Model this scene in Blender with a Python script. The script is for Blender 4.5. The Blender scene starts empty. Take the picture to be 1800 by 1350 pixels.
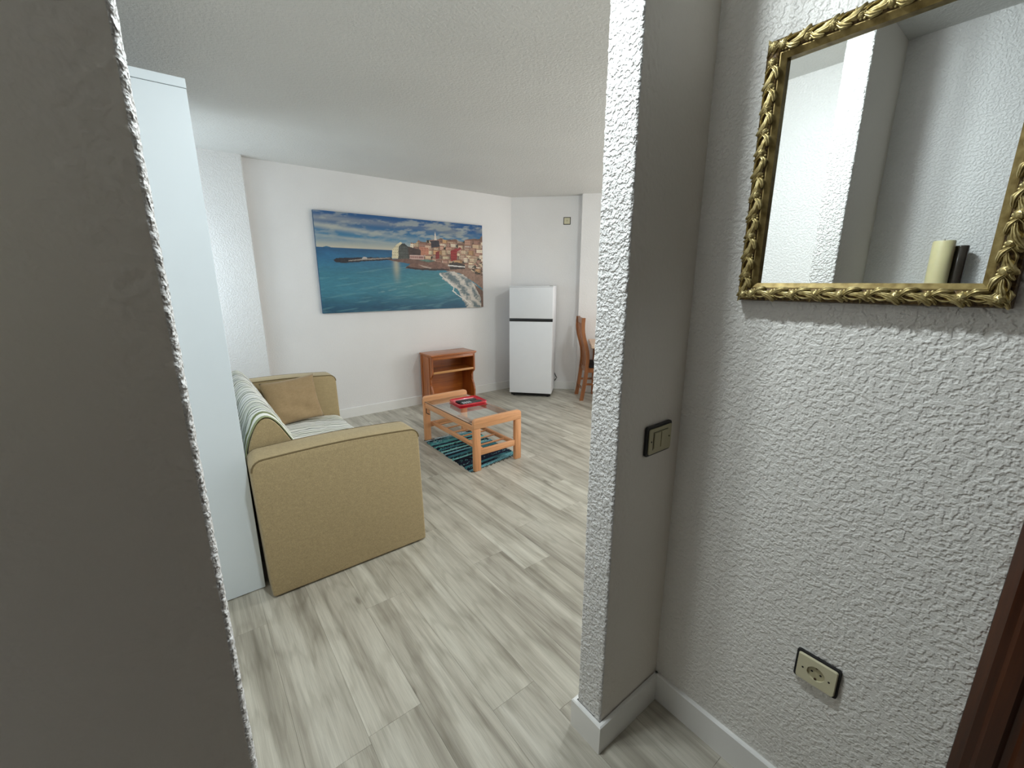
import bpy, bmesh, math, random
import numpy as np
from mathutils import Vector, Matrix

S = bpy.context.scene
C = S.collection
R = math.radians
rng = random.Random(7)

# ------------------------------------------------------------------ camera, light, exposure
CAM_H = 1.48
cam_d = bpy.data.cameras.new('camera')
cam = bpy.data.objects.new('camera', cam_d)
C.objects.link(cam)
cam.location = (0, 0, CAM_H)
cam.rotation_euler = (R(90 - 13.5886), 0, R(-37.6711))
cam_d.sensor_fit = 'HORIZONTAL'
cam_d.sensor_width = 36
cam_d.lens = 742.04 / 1800 * 36
cam_d.clip_start = 0.02
S.camera = cam

S.view_settings.view_transform = 'Standard'
S.view_settings.look = 'None'
S.view_settings.gamma = 1
S.view_settings.use_curve_mapping = False
S.view_settings.exposure = 0.0

w = bpy.data.worlds.new('world')
S.world = w
w.use_nodes = True
w.node_tree.nodes['Background'].inputs[0].default_value = (0.75, 0.86, 1.0, 1)
w.node_tree.nodes['Background'].inputs[1].default_value = 1.0


def area_light(name, loc, rot, sx, sy, power, col):
    d = bpy.data.lights.new(name, 'AREA')
    d.shape = 'RECTANGLE'
    d.size, d.size_y = sx, sy
    d.energy = power
    d.color = col
    o = bpy.data.objects.new(name, d)
    o.location = loc
    o.rotation_euler = rot
    C.objects.link(o)
    return o


LAMP_XY = (0.48, 0.88)
FILL_LAMP_XY = (3.05, 1.66)
LAMP_STRENGTH = 540.0
# daylight coming in through the two windows (both outside the frame)
area_light('daylight_left_window', (-0.62, 4.20, 1.55), (R(96), 0, R(-90)), 0.66, 1.0, 16, (0.80, 0.93, 1.0))
area_light('daylight_balcony_door', (5.72, 1.65, 1.08), (R(90), 0, R(90)), 1.3, 2.0, 62, (1.0, 0.985, 0.97))

# ------------------------------------------------------------------ numpy noise
def _hash(ix, iy, iz, seed):
    n = (ix.astype(np.int64) * 374761393 + iy.astype(np.int64) * 668265263 + iz.astype(np.int64) * 2147483647 + seed * 974634777)
    n = (n ^ (n >> 13)) * 1274126177
    n = n ^ (n >> 16)
    return (n & 0xFFFFFF) / float(0xFFFFFF)


def vnoise(x, y, z=None, seed=0):
    x = np.asarray(x, float); y = np.asarray(y, float)
    z = np.zeros_like(x) if z is None else np.asarray(z, float)
    ix, iy, iz = np.floor(x), np.floor(y), np.floor(z)
    fx, fy, fz = x - ix, y - iy, z - iz
    fx = fx * fx * (3 - 2 * fx); fy = fy * fy * (3 - 2 * fy); fz = fz * fz * (3 - 2 * fz)
    r = 0
    for a in (0, 1):
        for b in (0, 1):
            for c in (0, 1):
                wgt = (fx if a else 1 - fx) * (fy if b else 1 - fy) * (fz if c else 1 - fz)
                r = r + wgt * _hash(ix + a, iy + b, iz + c, seed)
    return r


def fbm(x, y, octs=4, seed=0):
    t, a, s = 0, 0.5, 0
    for k in range(octs):
        t = t + a * vnoise(x * 2 ** k, y * 2 ** k, None, seed + k)
        s += a
        a *= 0.5
    return t / s


# ------------------------------------------------------------------ materials
def srgb(r, g, b):
    f = lambda c: (c / 255 / 12.92) if c / 255 <= 0.04045 else ((c / 255 + 0.055) / 1.055) ** 2.4
    return (f(r), f(g), f(b), 1)


class M:
    def __init__(s, name):
        s.m = bpy.data.materials.new(name)
        s.m.use_nodes = True
        s.t = s.m.node_tree
        s.b = s.t.nodes['Principled BSDF']

    def n(s, kind, **kw):
        nd = s.t.nodes.new(kind)
        for k, v in kw.items():
            if k in nd.inputs:
                nd.inputs[k].default_value = v
            else:
                setattr(nd, k, v)
        return nd

    def l(s, a, b):
        s.t.links.new(a, b)

    def coord(s, scale=(1, 1, 1), kind='Object', rand=0.0):
        tc = s.n('ShaderNodeTexCoord')
        mp = s.n('ShaderNodeMapping')
        mp.inputs['Scale'].default_value = scale
        out = tc.outputs[kind]
        if rand:
            oi = s.n('ShaderNodeObjectInfo')
            mu = s.n('ShaderNodeVectorMath', operation='MULTIPLY_ADD')
            co = s.n('ShaderNodeCombineXYZ')
            for k in range(3):
                s.l(oi.outputs['Random'], co.inputs[k])
            mu.inputs[1].default_value = (rand, rand * 1.7, rand * 0.6)
            s.l(co.outputs[0], mu.inputs[0]); s.l(out, mu.inputs[2])
            out = mu.outputs[0]
        s.l(out, mp.inputs[0])
        return mp.outputs[0]

    def ramp(s, fac, stops, interp='LINEAR'):
        r = s.n('ShaderNodeValToRGB')
        r.color_ramp.interpolation = interp
        e = r.color_ramp.elements
        while len(e) < len(stops):
            e.new(0.5)
        for el, (p, c) in zip(e, stops):
            el.position = p
            el.color = c if len(c) == 4 else (*c, 1)
        s.l(fac, r.inputs[0])
        return r.outputs[0]

    def mix(s, fac, a, b, mode='MIX'):
        m = s.n('ShaderNodeMix', data_type='RGBA', blend_type=mode)
        for k, v in ((0, fac), (6, a), (7, b)):
            if hasattr(v, 'links'):
                s.l(v, m.inputs[k])
            else:
                m.inputs[k].default_value = v
        return m.outputs[2]

    def bump(s, h, strength, dist, prev=None):
        b = s.n('ShaderNodeBump')
        b.inputs['Strength'].default_value = strength
        b.inputs['Distance'].default_value = dist
        s.l(h, b.inputs['Height'])
        if prev is not None:
            s.l(prev, b.inputs['Normal'])
        return b.outputs[0]

    def set(s, **kw):
        for k, v in kw.items():
            k = k.replace('_', ' ')
            if hasattr(v, 'links'):
                s.l(v, s.b.inputs[k])
            else:
                s.b.inputs[k].default_value = v
        return s.m


def noise(m, vec, scale, detail=2.0, rough=0.5, dist=0.0):
    n = m.n('ShaderNodeTexNoise')
    n.inputs['Scale'].default_value = scale
    n.inputs['Detail'].default_value = detail
    n.inputs['Roughness'].default_value = rough
    n.inputs['Distortion'].default_value = dist
    m.l(vec, n.inputs['Vector'])
    return n.outputs[0]


def plain(name, col, rough=0.5, metal=0.0, var=0.06, scale=30, bump=0.0, spec=0.5):
    m = M(name)
    v = m.coord()
    f = noise(m, v, scale, 3)
    c0 = tuple(min(1, k * (1 - var)) for k in col[:3]); c1 = tuple(min(1, k * (1 + var)) for k in col[:3])
    m.set(Base_Color=m.ramp(f, [(0.3, c0), (0.7, c1)]), Roughness=rough, Metallic=metal)
    m.b.inputs['Specular IOR Level'].default_value = spec
    if bump:
        m.set(Normal=m.bump(noise(m, v, scale * 6, 2), bump, 0.002))
    return m.m


def plaster(name, col, strength=0.6, dist=0.004, scale=62, rough=0.42, grime=False):
    m = M(name)
    v = m.coord(kind='Object')
    a = noise(m, v, scale, 1.0, 0.4, 0.0)
    b = noise(m, v, scale * 2.3, 1.0, 0.5)
    ha = m.ramp(a, [(0.40, (0, 0, 0)), (0.62, (1, 1, 1))], 'EASE')
    hb = m.ramp(b, [(0.4, (0, 0, 0)), (0.75, (0.35, 0.35, 0.35))])
    h = m.mix(1.0, ha, hb, 'ADD')
    big = noise(m, v, 1.7, 3)
    c0 = tuple(k * 0.96 for k in col[:3])
    base = m.ramp(big, [(0.35, c0), (0.65, col[:3])])
    m.set(Base_Color=base, Roughness=rough, Normal=m.bump(h, strength, dist))
    m.b.inputs['Specular IOR Level'].default_value = 0.45
    return m.m


def wood(name, dark, mid, light, axis='y', rough=0.4, fine=1.0, contrast=1.0, rand=3.0, coat=0.0):
    m = M(name)
    sc = {'x': (1.2, 14, 14), 'y': (14, 1.2, 14), 'z': (14, 14, 1.2)}[axis]
    v = m.coord(scale=tuple(k * fine for k in sc), rand=rand)
    a = noise(m, v, 1.6, 4, 0.6, 0.8)
    sc2 = {'x': (4, 130, 130), 'y': (130, 4, 130), 'z': (130, 130, 4)}[axis]
    v2 = m.coord(scale=sc2, rand=rand)
    b = noise(m, v2, 1.0, 2, 0.6)
    base = m.ramp(a, [(0.5 - 0.25 / contrast, dark), (0.5, mid), (0.5 + 0.25 / contrast, light)])
    g = m.ramp(b, [(0.3, (0.80, 0.78, 0.75)), (0.6, (1, 1, 1))])
    col = m.mix(1.0, base, g, 'MULTIPLY')
    m.set(Base_Color=col, Roughness=rough, Normal=m.bump(b, 0.15, 0.001))
    m.b.inputs['Coat Weight'].default_value = coat
    m.b.inputs['Coat Roughness'].default_value = 0.2
    return m.m


def fabric(name, col, var=0.16):
    m = M(name)
    v = m.coord()
    a = noise(m, v, 260, 2, 0.6)
    b = noise(m, m.coord(scale=(1, 1, 1.6)), 45, 3, 0.6)
    c0 = tuple(k * (1 - var) for k in col[:3]); c1 = tuple(min(1, k * (1 + var)) for k in col[:3])
    base = m.ramp(a, [(0.3, c0), (0.7, c1)])
    g = m.ramp(b, [(0.3, (0.92, 0.92, 0.91)), (0.7, (1.04, 1.04, 1.04))])
    m.set(Base_Color=m.mix(1.0, base, g, 'MULTIPLY'), Roughness=0.95,
          Normal=m.bump(a, 0.35, 0.002))
    m.b.inputs['Specular IOR Level'].default_value = 0.15
    m.b.inputs['Sheen Weight'].default_value = 0.15
    return m.m


def attr_mat(name, rough=0.5, bump=0.0, bscale=400, spec=0.4):
    m = M(name)
    a = m.n('ShaderNodeAttribute', attribute_name='col')
    m.set(Base_Color=a.outputs[0], Roughness=rough)
    m.b.inputs['Specular IOR Level'].default_value = spec
    if bump:
        m.set(Normal=m.bump(noise(m, m.coord(), bscale, 2), bump, 0.002))
    return m.m


def floor_mat():
    m = M('oak_laminate')
    vb = m.coord(scale=(1, 1, 1), rand=37.0)
    # long cathedral grain
    v1 = m.coord(scale=(9.0, 0.75, 1), rand=37.0)
    big = noise(m, v1, 1.0, 3, 0.55, 1.2)
    v2 = m.coord(scale=(60, 2.4, 1), rand=37.0)
    mid = noise(m, v2, 1.0, 4, 0.65, 0.4)
    v3 = m.coord(scale=(340, 9, 1), rand=37.0)
    fine = noise(m, v3, 1.0, 2, 0.6)
    wv = m.n('ShaderNodeTexWave', wave_type='RINGS', rings_direction='X')
    wv.inputs['Scale'].default_value = 5.0
    wv.inputs['Distortion'].default_value = 5.5
    wv.inputs['Detail'].default_value = 2.5
    wv.inputs['Detail Scale'].default_value = 1.6
    m.l(m.coord(scale=(2.6, 0.32, 1), rand=37.0), wv.inputs['Vector'])
    base = m.ramp(big, [(0.28, srgb(142, 136, 123)), (0.45, srgb(174, 168, 155)), (0.58, srgb(192, 187, 174)), (0.75, srgb(208, 204, 192))])
    g1 = m.ramp(mid, [(0.25, (0.70, 0.69, 0.67)), (0.52, (1, 1, 1)), (0.82, (1.12, 1.12, 1.12))])
    c = m.mix(0.9, base, g1, 'MULTIPLY')
    g2 = m.ramp(wv.outputs[1], [(0.0, (0.80, 0.79, 0.77)), (0.25, (1, 1, 1)), (1.0, (1.03, 1.03, 1.03))])
    c = m.mix(0.55, c, g2, 'MULTIPLY')
    g3 = m.ramp(fine, [(0.3, (0.86, 0.86, 0.85)), (0.6, (1.02, 1.02, 1.02))])
    c = m.mix(0.8, c, g3, 'MULTIPLY')
    # elongated dark knots
    vo = m.n('ShaderNodeTexVoronoi', feature='F1')
    vo.inputs['Scale'].default_value = 1.0
    vo.inputs['Randomness'].default_value = 1.0
    nz = noise(m, vb, 14, 2)
    m.l(m.coord(scale=(5.2, 1.9, 1), rand=37.0), vo.inputs['Vector'])
    ad = m.n('ShaderNodeMath', operation='MULTIPLY_ADD')
    m.l(nz, ad.inputs[0]); ad.inputs[1].default_value = 0.10; m.l(vo.outputs['Distance'], ad.inputs[2])
    kn = m.ramp(ad.outputs[0], [(0.075, (0.42, 0.40, 0.37)), (0.115, (0.80, 0.79, 0.77)), (0.22, (1, 1, 1))])
    c = m.mix(0.85, c, kn, 'MULTIPLY')
    # whole-plank tone
    oi = m.n('ShaderNodeObjectInfo')
    tone = m.ramp(oi.outputs['Random'], [(0.0, (0.94, 0.935, 0.93)), (0.5, (0.99, 0.99, 0.98)), (1.0, (1.04, 1.035, 1.03))])
    c = m.mix(1.0, c, tone, 'MULTIPLY')
    m.set(Base_Color=c, Roughness=m.ramp(mid, [(0.3, (0.42, 0.42, 0.42)), (0.7, (0.33, 0.33, 0.33))]),
          Normal=m.bump(fine, 0.12, 0.001))
    m.b.inputs['Specular IOR Level'].default_value = 0.45
    return m.m


WHITE = srgb(232, 231, 229)
mt_wall = plaster('white_gotele_plaster', srgb(226, 225, 224), 0.5, 0.0036, 100)
mt_edge = plaster('rough_edge_plaster', srgb(224, 222, 219), 0.75, 0.0045, 110, 0.6)
mt_stub = plaster('white_partition_plaster', srgb(229, 223, 214), 0.16, 0.003, 95)
mt_hall = plaster('cream_hall_plaster', srgb(230, 227, 221), 0.5, 0.0036, 100)
mt_wall_far = plaster('white_painted_plaster', srgb(230, 228, 227), 0.22, 0.0025, 80)
mt_ceil = plaster('white_ceiling_plaster', srgb(212, 212, 209), 0.42, 0.0036, 75, 0.5)
mt_base = plain('white_skirting_paint', srgb(232, 231, 228), 0.35, var=0.02, scale=6)
mt_ward = plain('white_melamine', srgb(224, 233, 238), 0.4, var=0.015, scale=4)
mt_fridge = plain('white_enamel', srgb(229, 230, 233), 0.3, var=0.01, scale=8)
mt_fridge_seal = plain('grey_gasket', srgb(120, 120, 120), 0.6)
mt_black = plain('black_plastic', srgb(22, 22, 24), 0.35, var=0.1)
mt_dark = plain('dark_gap', srgb(26, 24, 23), 0.8)
mt_sofa = fabric('tan_sofa_cloth', srgb(176, 157, 120))
mt_seam = fabric('tan_piping_cloth', srgb(116, 100, 70))
mt_pillow = fabric('tan_pillow_cloth', srgb(166, 142, 108), 0.10)
mt_beech = wood('beech_wood', srgb(212, 148, 100), srgb(226, 164, 116), srgb(236, 178, 132), 'y', 0.35, 0.8)
mt_beech_x = wood('beech_wood_across', srgb(212, 148, 100), srgb(226, 164, 116), srgb(236, 178, 132), 'x', 0.35, 0.8)
mt_beech_z = wood('beech_wood_upright', srgb(212, 148, 100), srgb(226, 164, 116), srgb(236, 178, 132), 'z', 0.35, 0.8)
mt_pine = wood('honey_pine', srgb(138, 68, 20), srgb(174, 96, 34), srgb(196, 116, 48), 'x', 0.3, 1.0, coat=0.4)
mt_pine_z = wood('honey_pine_upright', srgb(130, 64, 20), srgb(164, 88, 32), srgb(186, 108, 44), 'z', 0.3, 1.0, coat=0.4)
mt_pine_edge = wood('pale_pine_edge', srgb(176, 116, 62), srgb(200, 142, 84), srgb(212, 158, 100), 'x', 0.35, 1.0)
mt_chair = wood('orange_chair_wood', srgb(112, 64, 32), srgb(146, 90, 50), srgb(168, 110, 66), 'z', 0.35, 1.0, coat=0.3)
mt_table = wood('pale_table_wood', srgb(200, 165, 135), srgb(214, 182, 154), srgb(222, 192, 166), 'y', 0.35, 1.0)
mt_door = wood('dark_mahogany', srgb(44, 20, 9), srgb(70, 34, 15), srgb(94, 48, 20), 'z', 0.3, 0.8, coat=0.3)
mt_ivory = plain('ivory_plastic', srgb(206, 199, 168), 0.4, var=0.03, scale=20)
mt_ivory_d = plain('aged_ivory_plastic', srgb(178, 170, 138), 0.45, var=0.05, scale=20)
mt_brass = plain('brass_contact', srgb(190, 160, 90), 0.3, 1.0)
mt_red = plain('red_plastic', srgb(196, 22, 40), 0.25, var=0.05)
mt_red.node_tree.nodes['Principled BSDF'].inputs['Coat Weight'].default_value = 0.4
mt_rubber_w = plain('pale_button_rubber', srgb(205, 208, 212), 0.5)
mt_candle = plain('cream_wax', srgb(226, 216, 170), 0.35, var=0.03)
mt_candle.node_tree.nodes['Principled BSDF'].inputs['Subsurface Weight'].default_value = 0.15
mt_candle.node_tree.nodes['Principled BSDF'].inputs['Subsurface Radius'].default_value = (0.02, 0.012, 0.006)
mt_smoked = plain('dark_band_gloss', srgb(60, 54, 48), 0.12, var=0.1)
mt_wick = plain('black_wick', srgb(20, 18, 16), 0.9)
mt_steel = plain('dull_steel', srgb(150, 150, 150), 0.35, 1.0)
mt_bracket = plain('dark_bronze_metal', srgb(70, 50, 34), 0.4, 0.8)
mt_lamp_w = plain('white_lamp_metal', srgb(235, 235, 235), 0.4)
mt_winframe = plain('white_window_frame', srgb(238, 238, 236), 0.35)
mt_seat = plain('black_seat_cloth', srgb(24, 22, 22), 0.8, var=0.2, scale=80)
mt_print = attr_mat('printed_canvas', 0.5, 0.05, 500)
mt_canvas_edge = plain('blue_canvas_edge', srgb(24, 74, 108), 0.6)
mt_throw = attr_mat('striped_cotton', 0.95, 0.3, 380, 0.1)
mt_rug = attr_mat('rag_rug_cloth', 0.95, 0.6, 260, 0.1)
mt_floor = floor_mat()
mt_sub = plain('floor_underlay', srgb(96, 90, 82), 0.8)

m = M('mirror_glass'); mt_mirror = m.set(Base_Color=(0.90, 0.93, 0.92, 1), Metallic=1.0, Roughness=0.012)
m = M('clear_glass')
mt_glass = m.set(Base_Color=(0.93, 0.97, 0.96, 1), Roughness=0.0, IOR=1.45, Transmission_Weight=1.0)
m = M('gold_leaf')
v_ = m.coord(rand=2.0)
f_ = noise(m, v_, 90, 3)
mt_gold = m.set(Base_Color=m.ramp(f_, [(0.25, srgb(120, 100, 56)), (0.5, srgb(186, 168, 114)), (0.8, srgb(216, 202, 152))]),
                Metallic=0.7, Roughness=0.40, Normal=m.bump(noise(m, v_, 320, 2), 0.3, 0.001))
m = M('aged_bronze')
v_ = m.coord()
f_ = noise(m, v_, 160, 3)
mt_bronze = m.set(Base_Color=m.ramp(f_, [(0.35, srgb(52, 36, 18)), (0.6, srgb(98, 76, 40)), (0.8, srgb(150, 126, 74))]),
                  Metallic=0.55, Roughness=0.45, Normal=m.bump(noise(m, v_, 240, 2), 0.6, 0.002))
m = M('dull_gold_lip')
f_ = noise(m, m.coord(), 60, 3)
mt_lip = m.set(Base_Color=m.ramp(f_, [(0.3, srgb(120, 100, 56)), (0.7, srgb(168, 148, 96))]), Metallic=0.6, Roughness=0.42)
m = M('lamp_diffuser')
m.set(Base_Color=(0.9, 0.9, 0.9, 1), Emission_Color=(0.87, 0.965, 1.0, 1), Emission_Strength=LAMP_STRENGTH)
mt_diff = m.m


# ------------------------------------------------------------------ geometry helpers
def empty(name, loc=(0, 0, 0), rz=0.0, label=None, cat=None, group=None):
    o = bpy.data.objects.new(name, None)
    C.objects.link(o)
    o.location = loc
    o.rotation_euler = (0, 0, rz)
    o.empty_display_size = 0.1
    return tag(o, label, cat, group)


def tag(o, label=None, cat=None, group=None, kind=None):
    for k, v in (('label', label), ('category', cat), ('group', group), ('kind', kind)):
        if v:
            o[k] = v
    return o


def link(name, me, mat, parent=None, smooth=False, label=None):
    o = bpy.data.objects.new(name, me)
    C.objects.link(o)
    if mat:
        me.materials.append(mat)
    if smooth:
        me.polygons.foreach_set('use_smooth', [True] * len(me.polygons))
    if parent:
        o.parent = parent
    if label:
        o['label'] = label
    return o


def pyd(name, verts, faces, mat, parent=None, smooth=False, label=None):
    me = bpy.data.meshes.new(name)
    me.from_pydata([tuple(v) for v in verts], [], [tuple(f) for f in faces])
    me.update()
    return link(name, me, mat, parent, smooth, label)


class G:
    """collects shapes into one bmesh"""
    def __init__(s):
        s.bm = bmesh.new()

    def _merge(s, b):
        me = bpy.data.meshes.new('tmp')
        b.to_mesh(me); b.free()
        s.bm.from_mesh(me)
        bpy.data.meshes.remove(me)

    def box(s, x0, x1, y0, y1, z0, z1, bev=0.0, seg=2, mtx=None):
        b = bmesh.new()
        bmesh.ops.create_cube(b, size=1)
        bmesh.ops.scale(b, vec=(abs(x1 - x0), abs(y1 - y0), abs(z1 - z0)), verts=b.verts)
        if bev:
            bmesh.ops.bevel(b, geom=b.edges[:], offset=bev, segments=seg, affect='EDGES', profile=0.5, clamp_overlap=True)
        bmesh.ops.translate(b, vec=((x0 + x1) / 2, (y0 + y1) / 2, (z0 + z1) / 2), verts=b.verts)
        if mtx:
            bmesh.ops.transform(b, matrix=mtx, verts=b.verts)
        s._merge(b)
        return s

    def cyl(s, p0, p1, r0, r1=None, seg=16, bev=0.0):
        p0, p1 = Vector(p0), Vector(p1)
        d = p1 - p0
        b = bmesh.new()
        bmesh.ops.create_cone(b, cap_ends=True, segments=seg, radius1=r0, radius2=r0 if r1 is None else r1, depth=d.length)
        if bev:
            es = [e for e in b.edges if all(len(f.verts) > 4 or len(f.verts) == seg for f in e.link_faces if len(f.verts) != 4) and any(len(f.verts) > 4 for f in e.link_faces)]
            bmesh.ops.bevel(b, geom=es, offset=bev, segments=2, affect='EDGES', profile=0.5)
        q = Vector((0, 0, 1)).rotation_difference(d.normalized())
        bmesh.ops.transform(b, matrix=Matrix.Translation((p0 + p1) / 2) @ q.to_matrix().to_4x4(), verts=b.verts)
        s._merge(b)
        return s

    def prism(s, poly, plane, a0, a1, bev=0.0, seg=2):
        """poly = 2D outline; plane = the axis it is extruded along ('x','y','z')"""
        b = bmesh.new()
        P = {'x': lambda u, v, a: (a, u, v), 'y': lambda u, v, a: (u, a, v), 'z': lambda u, v, a: (u, v, a)}[plane]
        vs = [b.verts.new(P(u, v, a0)) for u, v in poly]
        f = b.faces.new(vs)
        r = bmesh.ops.extrude_face_region(b, geom=[f])
        mv = [g for g in r['geom'] if isinstance(g, bmesh.types.BMVert)]
        d = Vector(P(0, 0, a1)) - Vector(P(0, 0, a0))
        bmesh.ops.translate(b, vec=d, verts=mv)
        bmesh.ops.recalc_face_normals(b, faces=b.faces)
        if bev:
            es = [e for e in b.edges if len(e.link_faces) == 2 and e.calc_face_angle(0) > 0.5]
            bmesh.ops.bevel(b, geom=es, offset=bev, segments=seg, affect='EDGES', profile=0.5, clamp_overlap=True)
        s._merge(b)
        return s

    def tube(s, pts, r, seg=8, closed=False):
        pts = [Vector(p) for p in pts]
        n = len(pts)
        rings = []
        up = Vector((0, 0, 1))
        for i, p in enumerate(pts):
            a = pts[(i - 1) % n] if closed or i else pts[i]
            c = pts[(i + 1) % n] if closed or i < n - 1 else pts[i]
            t = (c - a).normalized()
            u = t.cross(up)
            if u.length < 1e-3:
                u = t.cross(Vector((1, 0, 0)))
            u.normalize()
            v = t.cross(u)
            rings.append([s.bm.verts.new(p + (u * math.cos(k * 2 * math.pi / seg) + v * math.sin(k * 2 * math.pi / seg)) * r) for k in range(seg)])
        for i in range(n if closed else n - 1):
            a, b = rings[i], rings[(i + 1) % n]
            for k in range(seg):
                s.bm.faces.new((a[k], a[(k + 1) % seg], b[(k + 1) % seg], b[k]))
        if not closed:
            s.bm.faces.new(rings[0][::-1]); s.bm.faces.new(rings[-1])
        return s

    def lathe(s, prof, seg=24, cx=0, cy=0):
        rings = []
        for r, z in prof:
            if r < 1e-6:
                rings.append([s.bm.verts.new((cx, cy, z))])
            else:
                rings.append([s.bm.verts.new((cx + r * math.cos(2 * math.pi * k / seg), cy + r * math.sin(2 * math.pi * k / seg), z)) for k in range(seg)])
        for a, b in zip(rings, rings[1:]):
            for k in range(seg):
                k2 = (k + 1) % seg
                f = [a[k % len(a)], a[k2 % len(a)], b[k2 % len(b)], b[k % len(b)]]
                f = list(dict.fromkeys(f))
                if len(f) > 2:
                    s.bm.faces.new(f)
        return s

    def obj(s, name, mat, parent=None, smooth=False, label=None, autosmooth=True):
        bmesh.ops.recalc_face_normals(s.bm, faces=s.bm.faces)
        me = bpy.data.meshes.new(name)
        s.bm.to_mesh(me); s.bm.free()
        o = link(name, me, mat, parent, False, label)
        if smooth:
            me.polygons.foreach_set('use_smooth', [True] * len(me.polygons))
            if autosmooth:
                try:
                    me.set_sharp_from_angle(angle=R(40))
                except Exception:
                    pass
        return o


def struct(o):
    o['kind'] = 'structure'
    return o


def dup(o, parent=None):
    c = o.copy()
    C.objects.link(c)
    if parent is not None:
        c.parent = parent
    return c


# ------------------------------------------------------------------ the room
CEIL = 2.553
LX = -0.47          # left wall, hall and living room
RX = 1.176          # right wall of the hall
PY0, PY1 = 0.668, 0.764   # the partition between hall and living room
BY = 4.70           # back wall with the print
KX, KY = 3.615, 4.70      # corner back wall / oblique wall
EX, EY = 4.262, 4.060     # where the oblique wall meets its thicker part
QX, QY = 4.178, 3.962
FAR = 5.60
QY2 = QY - (FAR - QX) * 0.975
HALL = -1.45

# floor: underlay slab and separate planks
floor = struct(G().box(-0.75, 6.2, -1.6, 5.0, -0.06, -0.009).obj('floor', mt_sub))
pw, plen = 0.19, 1.288
pg = G().box(-pw / 2 + 0.00015, pw / 2 - 0.00015, -plen / 2 + 0.00015, plen / 2 - 0.00015, -0.0085, 0.0, 0.0007, 1)
plank = pg.obj('plank', mt_floor, floor)
ends = {0.67: 0.978, 0.86: 2.125, 1.05: 1.698, 1.24: 1.50, 1.43: 1.826, 1.62: 2.31, 1.81: 1.815, 0.48: 1.73, 0.29: 1.16, 0.10: 2.42}


def in_room(x, y):
    if y < 0.5:
        return LX - 0.1 < x < RX + 0.15
    if x + y * 1.0 > 8.9:
        return False
    return LX - 0.1 < x < FAR + 0.1


first = True
k0 = int(math.floor((LX - 0.67) / pw)) 
for k in range(k0, k0 + 34):
    x0 = round(0.67 + k * pw, 2)
    e = ends.get(x0, (k * 0.487) % plen)
    y = e - plen * 6
    while y < 5.0:
        cx, cy = x0 + pw / 2, y + plen / 2
        y += plen
        if cy < -1.7 or cy - plen / 2 > BY:
            continue
        if not (in_room(cx, cy) or in_room(cx, cy - plen / 2 + 0.05) or in_room(cx, cy + plen / 2 - 0.05)):
            continue
        o = plank if first else dup(plank, floor)
        first = False
        o.location = (cx, cy, 0)

struct(G().box(-0.75, 6.2, -1.6, 5.0, CEIL, CEIL + 0.08).obj('ceiling', mt_ceil))


def wall_poly(name, poly, mat, z0=-0.009, z1=CEIL):
    return struct(G().prism(poly, 'z', z0, z1).obj(name, mat))


# back wall and the plastered column at its left end
wall_poly('wall_back', [(LX - 0.15, BY), (KX, KY), (KX + 0.14, KY + 0.1), (LX - 0.15, BY + 0.14)], mt_wall_far)
wall_poly('wall_column', [(LX, 4.615), (0.59, 4.615), (0.60, 4.625), (0.60, BY), (LX, BY)], mt_wall)
wall_poly('wall_oblique', [(KX, KY), (EX, EY), (EX + 0.2, EY + 0.2), (KX + 0.14, KY + 0.14)], mt_wall_far)
wall_poly('wall_oblique_bay', [(QX, QY), (FAR, QY2), (FAR + 0.15, QY2 + 0.2), (EX + 0.2, EY + 0.2), (EX, EY)], mt_wall_far)

# left wall, with a window near the column
lw = G()
lw.box(LX - 0.14, LX, HALL - 0.14, 3.84, -0.009, CEIL)
lw.box(LX - 0.14, LX, 4.56, BY, -0.009, CEIL)
lw.box(LX - 0.14, LX, 3.84, 4.56, -0.009, 1.0)
lw.box(LX - 0.14, LX, 3.84, 4.56, 2.12, CEIL)
struct(lw.obj('wall_left', mt_wall))
wn = struct(G().box(LX - 0.12, LX - 0.06, 3.84, 3.885, 1.0, 2.12).box(LX - 0.12, LX - 0.06, 4.515, 4.56, 1.0, 2.12)
            .box(LX - 0.12, LX - 0.06, 3.885, 4.515, 1.0, 1.045).box(LX - 0.12, LX - 0.06, 3.885, 4.515, 2.075, 2.12).obj('window_1', mt_winframe))
# right wall with a balcony door
rw = G()
rw.box(FAR, FAR + 0.14, PY0, 0.98, -0.009, CEIL)
rw.box(FAR, FAR + 0.14, 2.32, QY2 + 0.1, -0.009, CEIL)
rw.box(FAR, FAR + 0.14, 0.98, 2.32, 2.12, CEIL)
struct(rw.obj('wall_right', mt_wall_far))
wn2 = G()
for a, b in ((0.98, 1.03), (1.625, 1.675), (2.27, 2.32)):
    wn2.box(FAR + 0.04, FAR + 0.09, a, b, 0, 2.12)
wn2.box(FAR + 0.04, FAR + 0.09, 1.03, 2.27, 0, 0.06).box(FAR + 0.04, FAR + 0.09, 1.03, 2.27, 2.06, 2.12)
struct(wn2.obj('window_2', mt_winframe))

# hall walls
hr = G()
hr.box(RX, RX + 0.14, -0.025, PY0, -0.009, CEIL)
hr.box(RX, RX + 0.14, HALL - 0.14, -0.92, -0.009, CEIL)
hr.box(RX, RX + 0.14, -0.92, -0.025, 2.08, CEIL)
struct(hr.obj('wall_hall', mt_hall))
struct(G().box(LX - 0.14, RX + 0.14, HALL - 0.14, HALL, -0.009, CEIL).obj('wall_hall_end', mt_hall))


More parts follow.
